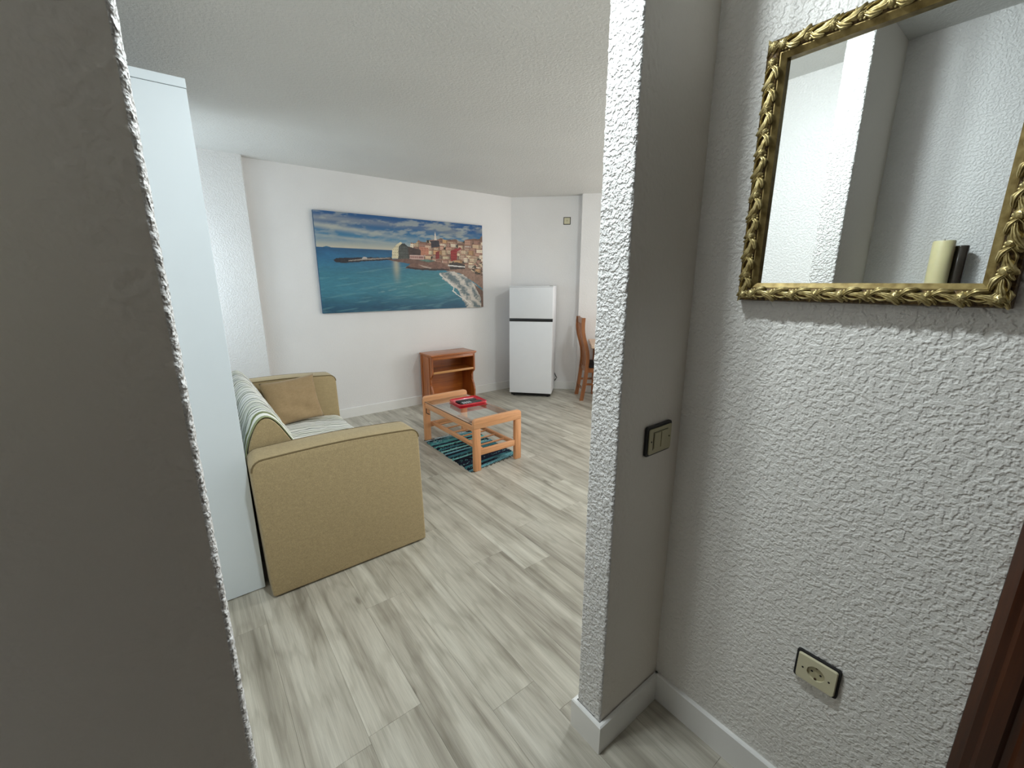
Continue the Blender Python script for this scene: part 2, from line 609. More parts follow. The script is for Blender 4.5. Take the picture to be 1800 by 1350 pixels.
# partition stubs whose plaster really stands proud, so that their edges look rough
def stub(name, end_x, sgn, far_x):
    """sgn = +1: the stub's end faces -x (right stub), -1: faces +x"""
    st = 0.0032
    inner = 0.075
    path = []   # (x, y, nx, ny, fade)
    a = end_x + sgn * (inner)
    path.append((far_x, PY0, 0, -1, 0))
    n = int(inner / st)
    rr = 0.006
    for i in range(n + 1):
        x = a + (end_x + sgn * rr - a) * i / n
        path.append((x, PY0, 0, -1, min(1, i / 6)))
    for k in range(1, 4):
        t = k / 3 * math.pi / 2
        path.append((end_x + sgn * (rr - rr * math.sin(t)), PY0 + rr - rr * math.cos(t), -sgn * math.sin(t), -math.cos(t), 1))
    n = int((PY1 - PY0 - 2 * rr) / st)
    for i in range(1, n + 1):
        path.append((end_x, PY0 + rr + (PY1 - PY0 - 2 * rr) * i / n, -sgn, 0, 1))
    for k in range(1, 4):
        t = k / 3 * math.pi / 2
        path.append((end_x + sgn * (rr - rr * math.cos(t)), PY1 - rr + rr * math.sin(t), -sgn * math.cos(t), math.sin(t), 1))
    n = 10
    for i in range(1, n + 1):
        path.append((end_x + sgn * (rr + 0.04 * i / n), PY1, 0, 1, 1 - i / n))
    path.append((far_x, PY1, 0, 1, 0))
    P = np.array(path)
    zs = np.linspace(-0.009, CEIL, 800)
    X = P[:, 0][None] + 0 * zs[:, None]
    Y = P[:, 1][None] + 0 * zs[:, None]
    Z = zs[:, None] + 0 * X
    f = 1 / 0.0095
    h = vnoise(X * f, Y * f, Z * f, 3) * 0.65 + vnoise(X * f * 2.1, Y * f * 2.1, Z * f * 2.1, 9) * 0.35
    h = np.clip((h - 0.42) / 0.35, 0, 1) * 0.0019 * P[:, 4][None]
    X = X + h * P[:, 2][None]; Y = Y + h * P[:, 3][None]
    co = np.stack([X, Y, Z], -1).reshape(-1, 3)
    nz, np_ = X.shape
    i = np.arange(nz - 1)[:, None] * np_ + np.arange(np_ - 1)[None]
    F = np.stack([i, i + 1, i + 1 + np_, i + np_], -1).reshape(-1, 4)
    if sgn < 0:
        F = F[:, ::-1]
    me = bpy.data.meshes.new(name)
    me.from_pydata(co.tolist(), [], F.tolist())
    me.update()
    o = link(name, me, mt_stub, None, True)
    me.materials.append(mt_edge)
    col_of = np.tile((np.arange(np_ - 1) > int(inner / st)).astype(int) * (np.arange(np_ - 1) < np_ - 9), nz - 1)
    me.polygons.foreach_set('material_index', col_of.tolist())
    try:
        me.set_sharp_from_angle(angle=R(60))
    except Exception:
        pass
    return struct(o)


stub('wall_partition_right', 0.871, 1, FAR)
stub('wall_partition_left', -0.011, -1, LX)


# skirting boards: a bevelled board along each wall foot
def skirting(name, pts, th=0.013, h=0.108, close=False):
    """pts: polyline on the wall face, room on the left-hand side of travel"""
    pts = [Vector((x, y, 0)) for x, y in pts]
    n = len(pts)
    off = []
    for i in range(n):
        ds = []
        if i > 0:
            ds.append((pts[i] - pts[i - 1]).normalized())
        if i < n - 1:
            ds.append((pts[i + 1] - pts[i]).normalized())
        ns = [Vector((-d.y, d.x, 0)) for d in ds]
        if len(ns) == 2:
            b = (ns[0] + ns[1])
            b = b / b.dot(ns[0])
        else:
            b = ns[0]
        off.append(b)
    prof = [(0, 0), (th, 0), (th, h - 0.004), (th - 0.004, h), (0, h)]
    V, F = [], []
    for p, o in zip(pts, off):
        for t, z in prof:
            V.append((p.x + o.x * t, p.y + o.y * t, z))
    m_ = len(prof)
    for i in range(n - 1):
        for k in range(m_ - 1):
            F.append((i * m_ + k, (i + 1) * m_ + k, (i + 1) * m_ + k + 1, i * m_ + k + 1))
    F.append(tuple(range(m_))); F.append(tuple((n - 1) * m_ + k for k in range(m_))[::-1])
    o = pyd(name, V, F, mt_base)
    b = bmesh.new(); b.from_mesh(o.data); bmesh.ops.recalc_face_normals(b, faces=b.faces); b.to_mesh(o.data); b.free()
    return struct(o)


e = 0.002
skirting('baseboard_back', [(KX, KY), (0.60, BY)])
skirting('baseboard_oblique', [(EX, EY), (KX, KY)])
skirting('baseboard_bay', [(FAR, QY2), (QX, QY), (EX, EY)])
skirting('baseboard_column', [(0.60, BY), (0.60, 4.615), (LX, 4.615)])
skirting('baseboard_partition_right', [(RX, PY0 - e), (0.871 - e, PY0 - e), (0.871 - e, PY1 + e), (FAR, PY1 + e)])
skirting('baseboard_hall_right', [(RX, -0.025), (RX, PY0)])
skirting('baseboard_partition_left', [(LX, PY1 + e), (-0.011 + e, PY1 + e), (-0.011 + e, PY0 - e), (LX, PY0 - e)])
skirting('baseboard_hall_left', [(LX, PY0), (LX, 0.23)])
skirting('baseboard_left', [(LX, 2.170), (LX, PY1)])

# hall door on the right: stepped casing and panelled leaf
d = struct(G().box(RX + 0.05, RX + 0.09, -0.82, -0.125, 0.008, 2.0, 0.002).obj('door_1', mt_door))
for y0, y1 in ((-0.121, -0.0255), (-0.9195, -0.824)):
    g = G()
    inner = 1 if y0 > -0.5 else -1
    prof = [(RX - 0.022, y0), (RX - 0.022, y0 + 0.018), (RX - 0.016, y0 + 0.024), (RX - 0.016, y0 + 0.034), (RX - 0.024, y0 + 0.042),
            (RX - 0.024, y0 + 0.062), (RX - 0.018, y0 + 0.068), (RX - 0.018, y0 + 0.080), (RX - 0.012, y1), (RX + 0.13, y1), (RX + 0.13, y0)]
    if inner < 0:
        prof = [(x, y0 + y1 - y) for x, y in prof]
    g.prism(prof, 'z', 0, 2.08)
    g.obj('casing', mt_door, d)
G().box(RX - 0.022, RX + 0.13, -0.9195, -0.0255, 2.0, 2.0795, 0.003).obj('casing', mt_door, d)
for z0, z1 in ((0.25, 0.9), (1.05, 1.85)):
    G().box(RX + 0.043, RX + 0.052, -0.70, -0.245, z0, z1, 0.004).obj('door_panel', mt_door, d)
G().cyl((RX + 0.06, -0.19, 1.0), (RX - 0.01, -0.19, 1.0), 0.011).cyl((RX - 0.005, -0.19, 1.0), (RX - 0.005, -0.31, 1.0), 0.009).obj('door_handle', mt_brass, d, True)

for nm, x0, x1, y0, y1 in (('bounce_door_left', LX - 0.0, LX + 0.035, -0.75, 0.22), ('bounce_door_end', LX + 0.04, RX - 0.04, HALL, HALL + 0.035)):  # unseen doors added: their dark wood dims and warms the hall bounce
    d2 = struct(G().box(x0, x1, y0, y1, 0.006, 2.06, 0.003).obj(nm, mt_door))
    for z0, z1 in ((0.2, 0.9), (1.05, 1.9)):
        if x1 - x0 < 0.1:
            G().box(x1 + 0.0002, x1 + 0.008, y0 + 0.12, y1 - 0.12, z0, z1, 0.004).obj('door_panel', mt_door, d2)
        else:
            G().box(x0 + 0.12, x1 - 0.12, y1 + 0.0002, y1 + 0.008, z0, z1, 0.004).obj('door_panel', mt_door, d2)

# ------------------------------------------------------------------ ceiling lamp (just above the frame)
lp = empty('ceiling_lamp', (LAMP_XY[0], LAMP_XY[1], CEIL), 0, 'white ceiling lamp with two round diffusers just inside the living room opening', 'ceiling lamp')
G().box(-0.040, 0.040, -0.13, 0.13, -0.030, 0, 0.006).obj('bar', mt_lamp_w, lp, True)
for yb in (-0.056, 0.066):
    G().cyl((0, yb, -0.062), (0, yb, -0.0305), 0.049, seg=28).obj('diffuser_ring', mt_lamp_w, lp, True)
    G().lathe([(0.045, -0.0622)] + [(0.045 * math.cos(t), -0.0625 - 0.024 * math.sin(t)) for t in np.linspace(0.05, math.pi / 2 - 0.02, 8)] + [(0, -0.0866)], 28, 0, yb).obj('diffuser', mt_diff, lp, True)

fill_lp = empty('ceiling_lamp', (FILL_LAMP_XY[0], FILL_LAMP_XY[1], CEIL), R(35), 'unseen fill lamp with two round diffusers added over the dining end of the room', 'ceiling lamp')  # unseen lamp added to brighten the fridge and the oblique wall
for ch_ in list(lp.children):
    dup(ch_, fill_lp)

# ------------------------------------------------------------------ wardrobe at the left
W0, W1, WX, WT = 2.181, 3.78, 0.133, 2.222
wd = empty('wardrobe', ((LX + WX) / 2, (W0 + W1) / 2, 0), 0, 'tall white wardrobe standing behind the sofa, its bare end panel facing the hall', 'wardrobe')
ox, oy = wd.location.x, wd.location.y


def wbox(name, x0, x1, y0, y1, z0, z1, bev=0.0015, mat=mt_ward, parent=wd):
    return G().box(x0 - ox, x1 - ox, y0 - oy, y1 - oy, z0, z1, bev, 1).obj(name, mat, parent)


wbox('side_panel', LX + 0.004, WX, W0, W0 + 0.03, 0.004, WT - 0.0345)
wbox('side_panel', LX + 0.004, WX, W1 - 0.03, W1, 0.004, WT - 0.0345)
wbox('top_panel', LX + 0.004, WX + 0.001, W0 - 0.001, W1, WT - 0.033, WT)
wbox('back_panel', LX + 0.004, LX + 0.012, W0 + 0.03, W1 - 0.03, 0.05, WT - 0.0345)
wbox('plinth', LX + 0.05, WX - 0.03, W0 + 0.03, W1 - 0.03, 0.002, 0.07)
for k in range(4):
    wdt = (W1 - W0) / 4
    a = W0 + k * wdt + (0.031 if k == 0 else 0.0015); b = W0 + (k + 1) * wdt - (0.031 if k == 3 else 0.0015)
    dd = wbox('door', WX - 0.020, WX - 0.001, a, b, 0.075, WT - 0.037)
G().box(LX + 0.004 - ox, WX - ox, W0 - oy + 0.002, W0 - oy + 0.028, WT - 0.0345, WT - 0.033).obj('joint_shadow_gap', mt_dark, wd)

# ------------------------------------------------------------------ sofa
sf = empty('sofa', (0.54, 2.93, 0), 0, 'tan fabric sofa with straight block arms standing along the white wardrobe', 'sofa')
so = sf.location


def arm(y0, y1, top, name='arm', label=None):
    g = G()
    bm = bmesh.new()
    x0, x1 = 0.150, 0.948
    # side outline in x-z, softened corners
    pts = []
    r = 0.05
    pts += [(x0 + 0.002, 0.007), (x1 + 0.004, 0.007)]
    for t in np.linspace(0, math.pi / 2, 6):
        pts.append((x1 - 0.008 - r + r * math.cos(t), top - 0.022 - r + r * math.sin(t)))
    for k in range(1, 6):
        u = k / 6
        xx = x1 - 0.008 - r + (x0 + r - (x1 - 0.008 - r)) * u
        pts.append((xx, top - 0.022 + 0.012 * math.sin(math.pi * u) + 0.012 * u))
    for t in np.linspace(math.pi / 2, math.pi, 6):
        pts.append((x0 - 0.012 + r + r * math.cos(t), top - 0.010 - r + r * math.sin(t)))
    g.prism([(a - so.x, b) for a, b in pts], 'y', y0 - so.y, y1 - so.y, 0.012, 3)
    o = g.obj(name, mt_sofa, sf, True, label, autosmooth=False)
    # piping along the top outer and inner seams
    for yy, nm in ((y0 - 0.001, 'piping'), (y1 + 0.001, 'piping')):
        line = [(a - so.x, (yy + (0.0045 if yy < (y0 + y1) / 2 else -0.0045)) - so.y, b + 0.0) for a, b in pts[2:]]
        cx = sum(p[0] for p in line) / len(line)
        line = [(a + (0.002 if a < cx else -0.002), b, c - 0.0035) for a, b, c in line]
        G().tube(line, 0.0042, 6).obj(nm, mt_seam, o, True)
    for x in (0.22, 0.88):
        for yy in (y0 + 0.05, y1 - 0.05):
            G().cyl((x - so.x, yy - so.y, 0), (x - so.x, yy - so.y, 0.009), 0.022, seg=12).obj('foot', mt_black, o)
    return o


SEAT = 0.375
arm(2.062, 2.235, 0.722)
arm(3.630, 3.800, 0.752)
G().box(0.165 - so.x, 0.930 - so.x, 2.236 - so.y, 3.629 - so.y, 0.05, 0.24, 0.02).obj('base', mt_sofa, sf, True)
# seat cushion and wedge back
seat_poly = [(0.30, 0.241), (0.935, 0.241), (0.945, 0.28), (0.940, 0.335), (0.915, 0.362), (0.85, 0.380), (0.70, 0.395), (0.5, 0.405), (0.30, 0.405)]
G().prism([(a - so.x, b) for a, b in seat_poly], 'y', 2.24 - so.y, 3.626 - so.y, 0.012, 2).obj('seat_cushion', mt_sofa, sf, True)
# striped throw over back and seat
prof = [(0.143, 0.640), (0.150, 0.690), (0.163, 0.735), (0.180, 0.780), (0.198, 0.820), (0.218, 0.845), (0.242, 0.853), (0.266, 0.842), (0.288, 0.815),
        (0.312, 0.775), (0.340, 0.720), (0.368, 0.660), (0.390, 0.590), (0.410, 0.520), (0.428, 0.450), (0.446, 0.424), (0.48, 0.416), (0.55, 0.415), (0.62, 0.412),
        (0.70, 0.405), (0.78, 0.397), (0.85, 0.390), (0.90, 0.381), (0.935, 0.364), (0.954, 0.340), (0.958, 0.300), (0.957, 0.26), (0.956, 0.22)]


def resample(p, st):
    out = [p[0]]
    for a, b in zip(p, p[1:]):
        L = math.hypot(b[0] - a[0], b[1] - a[1])
        n = max(1, int(round(L / st)))
        for k in range(1, n + 1):
            out.append((a[0] + (b[0] - a[0]) * k / n, a[1] + (b[1] - a[1]) * k / n))
    return np.array(out)


pp = resample(prof, 0.016)
for _ in range(4):
    pp[1:-1] = (pp[:-2] + 2 * pp[1:-1] + pp[2:]) / 4
ys = np.arange(2.262, 3.618, 0.003)
cum = np.concatenate([[0], np.cumsum(np.hypot(*np.diff(pp, axis=0).T))])
tn = np.gradient(pp, axis=0); tn /= np.linalg.norm(tn, axis=1)[:, None]
nrm = np.stack([-tn[:, 1], tn[:, 0]], 1)
inn = [(a - 0.0035 * b_[0], c - 0.0035 * b_[1]) for (a, c), b_ in zip(pp.tolist(), nrm.tolist())]
bp = [p_ for p_ in inn if p_[1] > 0.44 and p_[0] < 0.45][::2]
bp = [(0.150, 0.241), (0.150, 0.60)] + [p_ for p_ in bp if p_[1] > 0.61 or p_[0] > 0.3] + [(0.435, 0.408), (0.435, 0.241)]
G().prism([(a - so.x, b) for a, b in bp], 'y', 2.256 - so.y, 3.622 - so.y, 0.003, 1).obj('backrest', mt_sofa, sf, True)
U, Yg = np.meshgrid(cum, ys)
wr = (fbm(U * 9, Yg * 9, 3, 21) - 0.45) * 0.020 + (fbm(U * 30, Yg * 14, 2, 31) - 0.5) * 0.006
wr = np.maximum(wr + 0.002, 0.0) + 0.0025 * np.maximum(0, np.sin(Yg * 55 + 9 * fbm(U * 3, Yg * 4, 2, 88))) * (U < 0.65)
# the near hem flares and the flap lifts a little
hem = np.exp(-((Yg - ys[0]) / 0.05) ** 2)
back_part = (U < 0.62)
wr = wr * (1 - 0.8 * hem * back_part)
Xg = pp[:, 0][None] + nrm[:, 0][None] * wr
Zg = pp[:, 1][None] + nrm[:, 1][None] * wr
yw = Yg + 0.010 * (fbm(U * 5, Yg * 3, 2, 5) - 0.5) + hem * (0.012 * np.sin(U * 22) - 0.0) 
yw = np.maximum(yw, 2.246)
yw = np.minimum(yw, 3.625)
srs = random.Random(11)
cols = np.zeros((len(ys), 3))
y = 0.0
pal_light = [srgb(244, 244, 238), srgb(240, 240, 230), srgb(248, 248, 245), srgb(230, 232, 220)]
pal_dark = [srgb(62, 70, 62), srgb(84, 92, 78), srgb(80, 88, 72), srgb(58, 68, 66), srgb(104, 116, 90)]
tot = ys[-1] - ys[0]
while y < tot:
    wl = srs.uniform(0.018, 0.042)
    cols[(ys - ys[0] >= y) & (ys - ys[0] < y + wl)] = srs.choice(pal_light)[:3]
    y += wl
    wl = srs.choice([0.006, 0.006, 0.009, 0.009, 0.009])
    cols[(ys - ys[0] >= y) & (ys - ys[0] < y + wl)] = srs.choice(pal_dark)[:3]
    y += wl
for a, b, c in ((0, 0.020, srgb(158, 166, 128)), (0.020, 0.048, srgb(246, 246, 240)), (0.048, 0.070, srgb(132, 140, 100)), (0.070, 0.110, srgb(244, 245, 238)), (0.110, 0.116, srgb(90, 98, 88))):
    cols[(ys - ys[0] >= a) & (ys - ys[0] < b)] = c[:3]


def grid_mesh(name, X, Y, Z, col, mat, parent=None, smooth=True, flip=False, label=None):
    ny, nx = X.shape
    co = np.stack([X, Y, Z], -1).reshape(-1, 3)
    i = np.arange(ny - 1)[:, None] * nx + np.arange(nx - 1)[None]
    F = np.stack([i, i + 1, i + 1 + nx, i + nx], -1).reshape(-1, 4)
    if flip:
        F = F[:, ::-1]
    me = bpy.data.meshes.new(name)
    me.from_pydata(co.tolist(), [], F.tolist())
    me.update()
    if col is not None:
        at = me.color_attributes.new('col', 'FLOAT_COLOR', 'POINT')
        c4 = np.ones((len(co), 4), np.float32)
        c4[:, :3] = col.reshape(-1, 3)
        at.data.foreach_set('color', c4.ravel())
    return link(name, me, mat, parent, smooth, label)


colg = np.repeat(cols[:, None, :], len(pp), 1) * (0.97 + 0.06 * vnoise(U * 40, Yg * 40, None, 4))[..., None]
th = grid_mesh('throw', Xg, yw, Zg, np.clip(colg, 0, 1), mt_throw)
sm = th.modifiers.new('thickness', 'SOLIDIFY'); sm.thickness = 0.004; sm.offset = 1
tag(th, 'white cotton throw with thin dark green stripes draped over the sofa back and seat', 'throw')

# pillow leaning on the far arm
pl_pts = 26
uu, vv = np.meshgrid(np.linspace(-1, 1, pl_pts), np.linspace(-1, 1, pl_pts))
edge = np.clip((1 - np.abs(uu) ** 2.6) * (1 - np.abs(vv) ** 2.6), 0, 1) ** 0.42
crease = (fbm(uu * 1.6 + 3, vv * 2.2 + vv * uu, 3, 17) - 0.5) * 0.050 * edge + 0.013 * np.sin(7 * (vv + 0.6 * uu)) * edge * np.clip(-vv + 0.2, 0, 1)
pin = 1 - 0.06 * (1 - np.abs(uu) ** 2) * 0 - 0.05 * (np.abs(uu) * np.abs(vv)) ** 0 * 0
sx = 0.195 * uu * (1 - 0.07 * (1 - vv ** 2) * np.abs(uu) ** 3)
sz = 0.175 * vv * (1 - 0.07 * (1 - uu ** 2) * np.abs(vv) ** 3)
front = np.stack([sx, -(0.065 * edge + crease), sz], -1).reshape(-1, 3)
rear = np.stack([sx, 0.050 * edge, sz], -1).reshape(-1, 3)
V = np.concatenate([front, rear])
n = pl_pts
i = (np.arange(n - 1)[:, None] * n + np.arange(n - 1)[None])
F1 = np.stack([i, i + 1, i + 1 + n, i + n], -1).reshape(-1, 4)
F2 = F1[:, ::-1] + n * n
pil = pyd('cushion', V, np.concatenate([F1, F2]), mt_pillow, None, True)
b = bmesh.new(); b.from_mesh(pil.data)
bmesh.ops.remove_doubles(b, verts=b.verts, dist=0.0008); bmesh.ops.recalc_face_normals(b, faces=b.faces)
b.to_mesh(pil.data); b.free()
pil.location = (0.578, 3.520, 0.590)
pil.rotation_euler = (R(-17), R(-3), R(7))
tag(pil, 'square tan scatter cushion leaning against the far arm of the sofa', 'cushion')

# ------------------------------------------------------------------ rag rug
q = [(1.640, 2.668), (2.165, 2.735), (2.195, 3.490), (1.655, 3.515)]
ny, nx = 300, 60
vv, uu = np.meshgrid(np.linspace(0, 1, ny), np.linspace(0, 1, nx), indexing='ij')
wob = 0.004 * (vnoise(vv * 55, uu * 2, None, 5) - 0.5) / 0.5
X = ((1 - uu) * q[0][0] + uu * q[1][0]) * (1 - vv) + ((1 - uu) * q[3][0] + uu * q[2][0]) * vv
Y = ((1 - uu) * q[0][1] + uu * q[1][1]) * (1 - vv) + ((1 - uu) * q[3][1] + uu * q[2][1]) * vv
X = X + np.where((uu < 0.02) | (uu > 0.98), wob * 1.6, 0)
srs = random.Random(5)
rc = [srgb(104, 170, 166), srgb(84, 144, 146), srgb(26, 28, 40), srgb(34, 36, 52), srgb(120, 176, 172), srgb(24, 26, 34), srgb(60, 108, 116), srgb(30, 32, 46), srgb(170, 185, 190), srgb(84, 146, 150), srgb(100, 150, 160)]
colr = np.zeros((ny, nx, 3)); zr = np.zeros((ny, nx))
y0 = 0.0
k = 0
while y0 < 1:
    wv_ = srs.uniform(0.032, 0.052)
    ysel = (vv[:, 0] >= y0) & (vv[:, 0] < y0 + wv_)
    t = np.clip((vv[ysel] - y0) / wv_, 0, 1)
    zr[ysel] = 0.0065 * np.sqrt(np.clip(1 - (2 * t - 1) ** 2, 0, 1))
    dark = (k % 2 == 1) if srs.random() < 0.88 else srs.random() < 0.4
    ca = srs.choice([c for c in rc if (sum(c[:3]) < 0.2) == dark])
    cb = srs.choice([c for c in rc if (sum(c[:3]) < 0.2) != dark])
    cut = srs.uniform(0.3, 0.95) if srs.random() < 0.45 else 2
    cc = np.where((uu[ysel] + 0.05 * np.sin(vv[ysel] * 300) < cut)[..., None], np.array(ca[:3]), np.array(cb[:3]))
    sp = vnoise(uu[ysel] * 60, vv[ysel] * 160, None, 40 + k)
    cc = np.where((sp > 0.80)[..., None], np.array(srs.choice(rc)[:3]), cc) * (0.75 + 0.5 * vnoise(uu[ysel] * 90, vv[ysel] * 90, None, 60))[..., None]
    colr[ysel] = cc
    y0 += wv_
    k += 1
zr = 0.003 + zr + 0.0015 * vnoise(uu * 70, vv * 70, None, 3)
corner = ((uu < 0.17) | (uu > 0.83)) & ((vv < 0.06) | (vv > 0.93))
zr[corner] = 0.001
zr[:, 0] = 0.001; zr[:, -1] = 0.001; zr[0] = 0.001; zr[-1] = 0.001
rug = grid_mesh('rag_rug', X, Y, zr, np.clip(colr, 0, 1), mt_rug)
tag(rug, 'striped teal and black woven rag rug lying under the coffee table', 'rug')
g = G()
for i in range(44):
    u = (i + 0.5) / 44 + srs.uniform(-0.006, 0.006)
    for end in (0, 1):
        a, b_ = (q[0], q[1]) if end == 0 else (q[3], q[2])
        x = a[0] + (b_[0] - a[0]) * u; y = a[1] + (b_[1] - a[1]) * u
        s_ = -1 if end == 0 else 1
        L = srs.uniform(0.008, 0.026)
        g.tube([(x, y - s_ * 0.006, 0.005), (x + srs.uniform(-0.004, 0.004), y + s_ * L * 0.5, 0.004), (x + srs.uniform(-0.010, 0.010), y + s_ * L, 0.002)], 0.0018, 5)
fr = g.obj('fringe', mt_dark, rug, False, 'dark cotton fringe at the rug ends')
fr['kind'] = 'stuff'

# ------------------------------------------------------------------ coffee table
TX, TY = 1.905, 3.095
ct = empty('coffee_table', (TX, TY, 0), 0, 'low beech coffee table with a glass top standing on the striped rug', 'coffee table')
hx, hy = 0.236, 0.450
H = 0.437
lw_, lt = 0.062, 0.034
for sy in (-1, 1):
    y0, y1 = (-hy, -hy + lt) if sy < 0 else (hy - lt, hy)
    # top rail with rounded shoulders
    r = 0.028
    pts = [(-hx, H - 0.080)]
    pts += [(-hx + r - r * math.cos(t), H - r + r * math.sin(t)) for t in np.linspace(0, math.pi / 2, 6)]
    pts += [(hx - r + r * math.sin(t), H - r + r * math.cos(t)) for t in np.linspace(0, math.pi / 2, 6)]
    pts += [(hx, H - 0.080)]
    G().prism(pts, 'y', y0, y1, 0.004).obj('end_rail', mt_beech_x, ct, True)
    for sx_ in (-1, 1):
        x0, x1 = (-hx, -hx + lw_) if sx_ < 0 else (hx - lw_, hx)
        G().box(x0, x1, y0 + 0.0005, y1 - 0.0005, 0.0015, H - 0.080, 0.004).obj('leg', mt_beech_z, ct, True)
    G().box(-hx + lw_, hx - lw_, y0 + 0.005, y1 - 0.005, 0.128, 0.178, 0.004).obj('lower_rail', mt_beech_x, ct, True)
for sx_ in (-1, 1):
    xa = sx_ * (hx - 0.020)
    G().box(xa - 0.011, xa + 0.011, -hy + lt, hy - lt, 0.330, 0.384, 0.003).obj('side_rail', mt_beech, ct, True)
    xb = sx_ * 0.150
    G().box(xb - 0.014, xb + 0.014, -hy + lt - 0.003, hy - lt + 0.003, 0.150, 0.182, 0.004).obj('shelf_rail', mt_beech, ct, True)
slat0 = None
for k in range(6):
    yk = -0.335 + k * 0.134
    if slat0 is None:
        slat0 = G().cyl((-0.150, 0, 0), (0.150, 0, 0), 0.0075, seg=10).obj('slat', mt_beech_x, ct, True)
        o = slat0
    else:
        o = dup(slat0, ct)
    o.location = (0, yk, 0.166)
G().box(-hx + 0.006, hx - 0.006, -hy + lt + 0.002, hy - lt - 0.002, 0.3842, 0.3902, 0.0012, 1).obj('glass_top', mt_glass, ct, False, 'clear glass top')
for sy in (-1, 1):
    G().box(-hx + 0.062, hx - 0.062, sy * (hy - lt - 0.03) - 0.018, sy * (hy - lt - 0.03) + 0.018, 0.345, 0.376, 0.003).obj('cross_rail', mt_beech_x, ct, True)
yb = hy - lt - 0.030
G().box(-hx + 0.0035, -hx + 0.0085, yb - 0.003, yb + 0.003, 0.285, 0.329).box(-hx + 0.0035, -hx + 0.0085, yb - 0.062, yb + 0.003, 0.285, 0.291).obj('bracket', mt_bracket, ct, False, 'dark metal angle bracket under the side rail')

# red tray with two black remote controls
TRZ = 0.3904
tray = empty('tray', (1.965, 3.205, TRZ), R(-4), 'shallow red plastic tray lying on the glass table top', 'tray')
tw, td, thh = 0.138, 0.112, 0.034
G().box(-tw, tw, -td, td, 0, 0.006, 0.002).obj('tray_floor', mt_red, tray, True)


def rrect(a, b, r, n=5):
    out = []
    for cx, cy, t0 in ((a - r, b - r, 0), (-a + r, b - r, 90), (-a + r, -b + r, 180), (a - r, -b + r, 270)):
        for t in np.linspace(t0, t0 + 90, n):
            out.append((cx + r * math.cos(R(t)), cy + r * math.sin(R(t))))
    return out


rings = [(rrect(tw - 0.014, td - 0.014, 0.02), 0.0), (rrect(tw, td, 0.03), 0.012), (rrect(tw + 0.006, td + 0.006, 0.034), thh), (rrect(tw - 0.002, td - 0.002, 0.028), thh + 0.002),
         (rrect(tw - 0.012, td - 0.012, 0.022), 0.020), (rrect(tw - 0.020, td - 0.020, 0.018), 0.006)]
V, F = [], []
for ring, z in rings:
    V += [(a, b, z) for a, b in ring]
nr = len(rings[0][0])
for j in range(len(rings) - 1):
    for k in range(nr):
        F.append((j * nr + k, j * nr + (k + 1) % nr, (j + 1) * nr + (k + 1) % nr, (j + 1) * nr + k))
pyd('tray_rim', V, F, mt_red, tray, True)


def remote(x, y, rz, L, W, label, btn=True):
    r_ = empty('remote_control', (x, y, TRZ + 0.0065), rz, label, 'remote control', 'remote controls in the red tray')
    G().box(-L / 2, L / 2, -W / 2, W / 2, 0, 0.022, 0.006, 3).obj('body', mt_black, r_, True)
    if btn:
        bo = None
        for i in range(4):
            for j in range(3):
                if bo is None:
                    bo = G().box(-0.006, 0.006, -0.0055, 0.0055, 0, 0.004, 0.0015, 2).obj('button', mt_rubber_w, r_, True)
                    o = bo
                else:
                    o = dup(bo, r_)
                o.location = (-L / 2 + 0.022 + i * 0.023, (j - 1) * W * 0.29, 0.0212)
    else:
        G().cyl((-L * 0.1, 0, 0.021), (-L * 0.1, 0, 0.0235), 0.014, seg=18).obj('dial', mt_black, r_, True)
    return r_


remote(1.968, 3.160, R(-3), 0.205, 0.062, 'black remote control with white buttons on the near side of the red tray')
remote(1.965, 3.240, R(-5), 0.195, 0.056, 'black remote control with a round pad on the far side of the red tray', False)

# ------------------------------------------------------------------ bedside stand
st = empty('bedside_stand', (2.51, 4.545, 0), 0, 'honey brown pine bedside stand with scalloped sides against the back wall', 'stand')
bx, y0, y1 = 0.288, -0.150, 0.138
TOPZ = 0.652
rx = 0.312
pts = [(-rx, y0 - 0.022), (rx, y0 - 0.022), (rx, y1), (-rx, y1)]
G().box(-rx, rx, y0 - 0.022, y1, TOPZ - 0.022, TOPZ, 0.007, 3).obj('top', mt_pine, st, True)
G().box(-rx + 0.012, rx - 0.012, y0 - 0.012, y1, TOPZ - 0.034, TOPZ - 0.0225, 0.003).obj('top_moulding', mt_pine, st, True)
side = [(y1, 0.0), (y1, TOPZ - 0.0345), (y0, TOPZ - 0.0345), (y0, 0.415), (y0 + 0.012, 0.400), (y0 + 0.040, 0.375), (y0 + 0.052, 0.345), (y0 + 0.050, 0.310), (y0 + 0.054, 0.285),
        (y0 + 0.040, 0.270), (y0 + 0.020, 0.235), (y0 + 0.004, 0.195), (y0 - 0.002, 0.165), (y0, 0.09), (y0, 0.0)]
for s_ in (-1, 1):
    a = s_ * bx
    p = G().prism(side, 'x', a - 0.011, a + 0.011, 0.002, 1).obj('side_panel', mt_pine_z, st)
    # raised stiles on the outside face
    xo = a + s_ * 0.011
    for (ya, yb_) in ((y0 + 0.056, y0 + 0.100), (y1 - 0.046, y1 - 0.004)):
        G().box(min(xo, xo + s_ * 0.006), max(xo, xo + s_ * 0.006), ya, yb_, 0.075, TOPZ - 0.036, 0.002, 1).obj('stile', mt_pine_z, p)
    G().box(min(xo, xo + s_ * 0.010), max(xo, xo + s_ * 0.010), y0 - 0.004, y1, 0.0, 0.072, 0.003).obj('plinth', mt_pine, p)
G().box(-bx + 0.0115, bx - 0.0115, y1 - 0.010, y1 - 0.001, 0.05, TOPZ - 0.036).obj('back_panel', mt_pine, st)
G().box(-bx + 0.0115, bx - 0.0115, y0 + 0.016, y1 - 0.0105, 0.424, 0.444).obj('shelf', mt_pine, st)
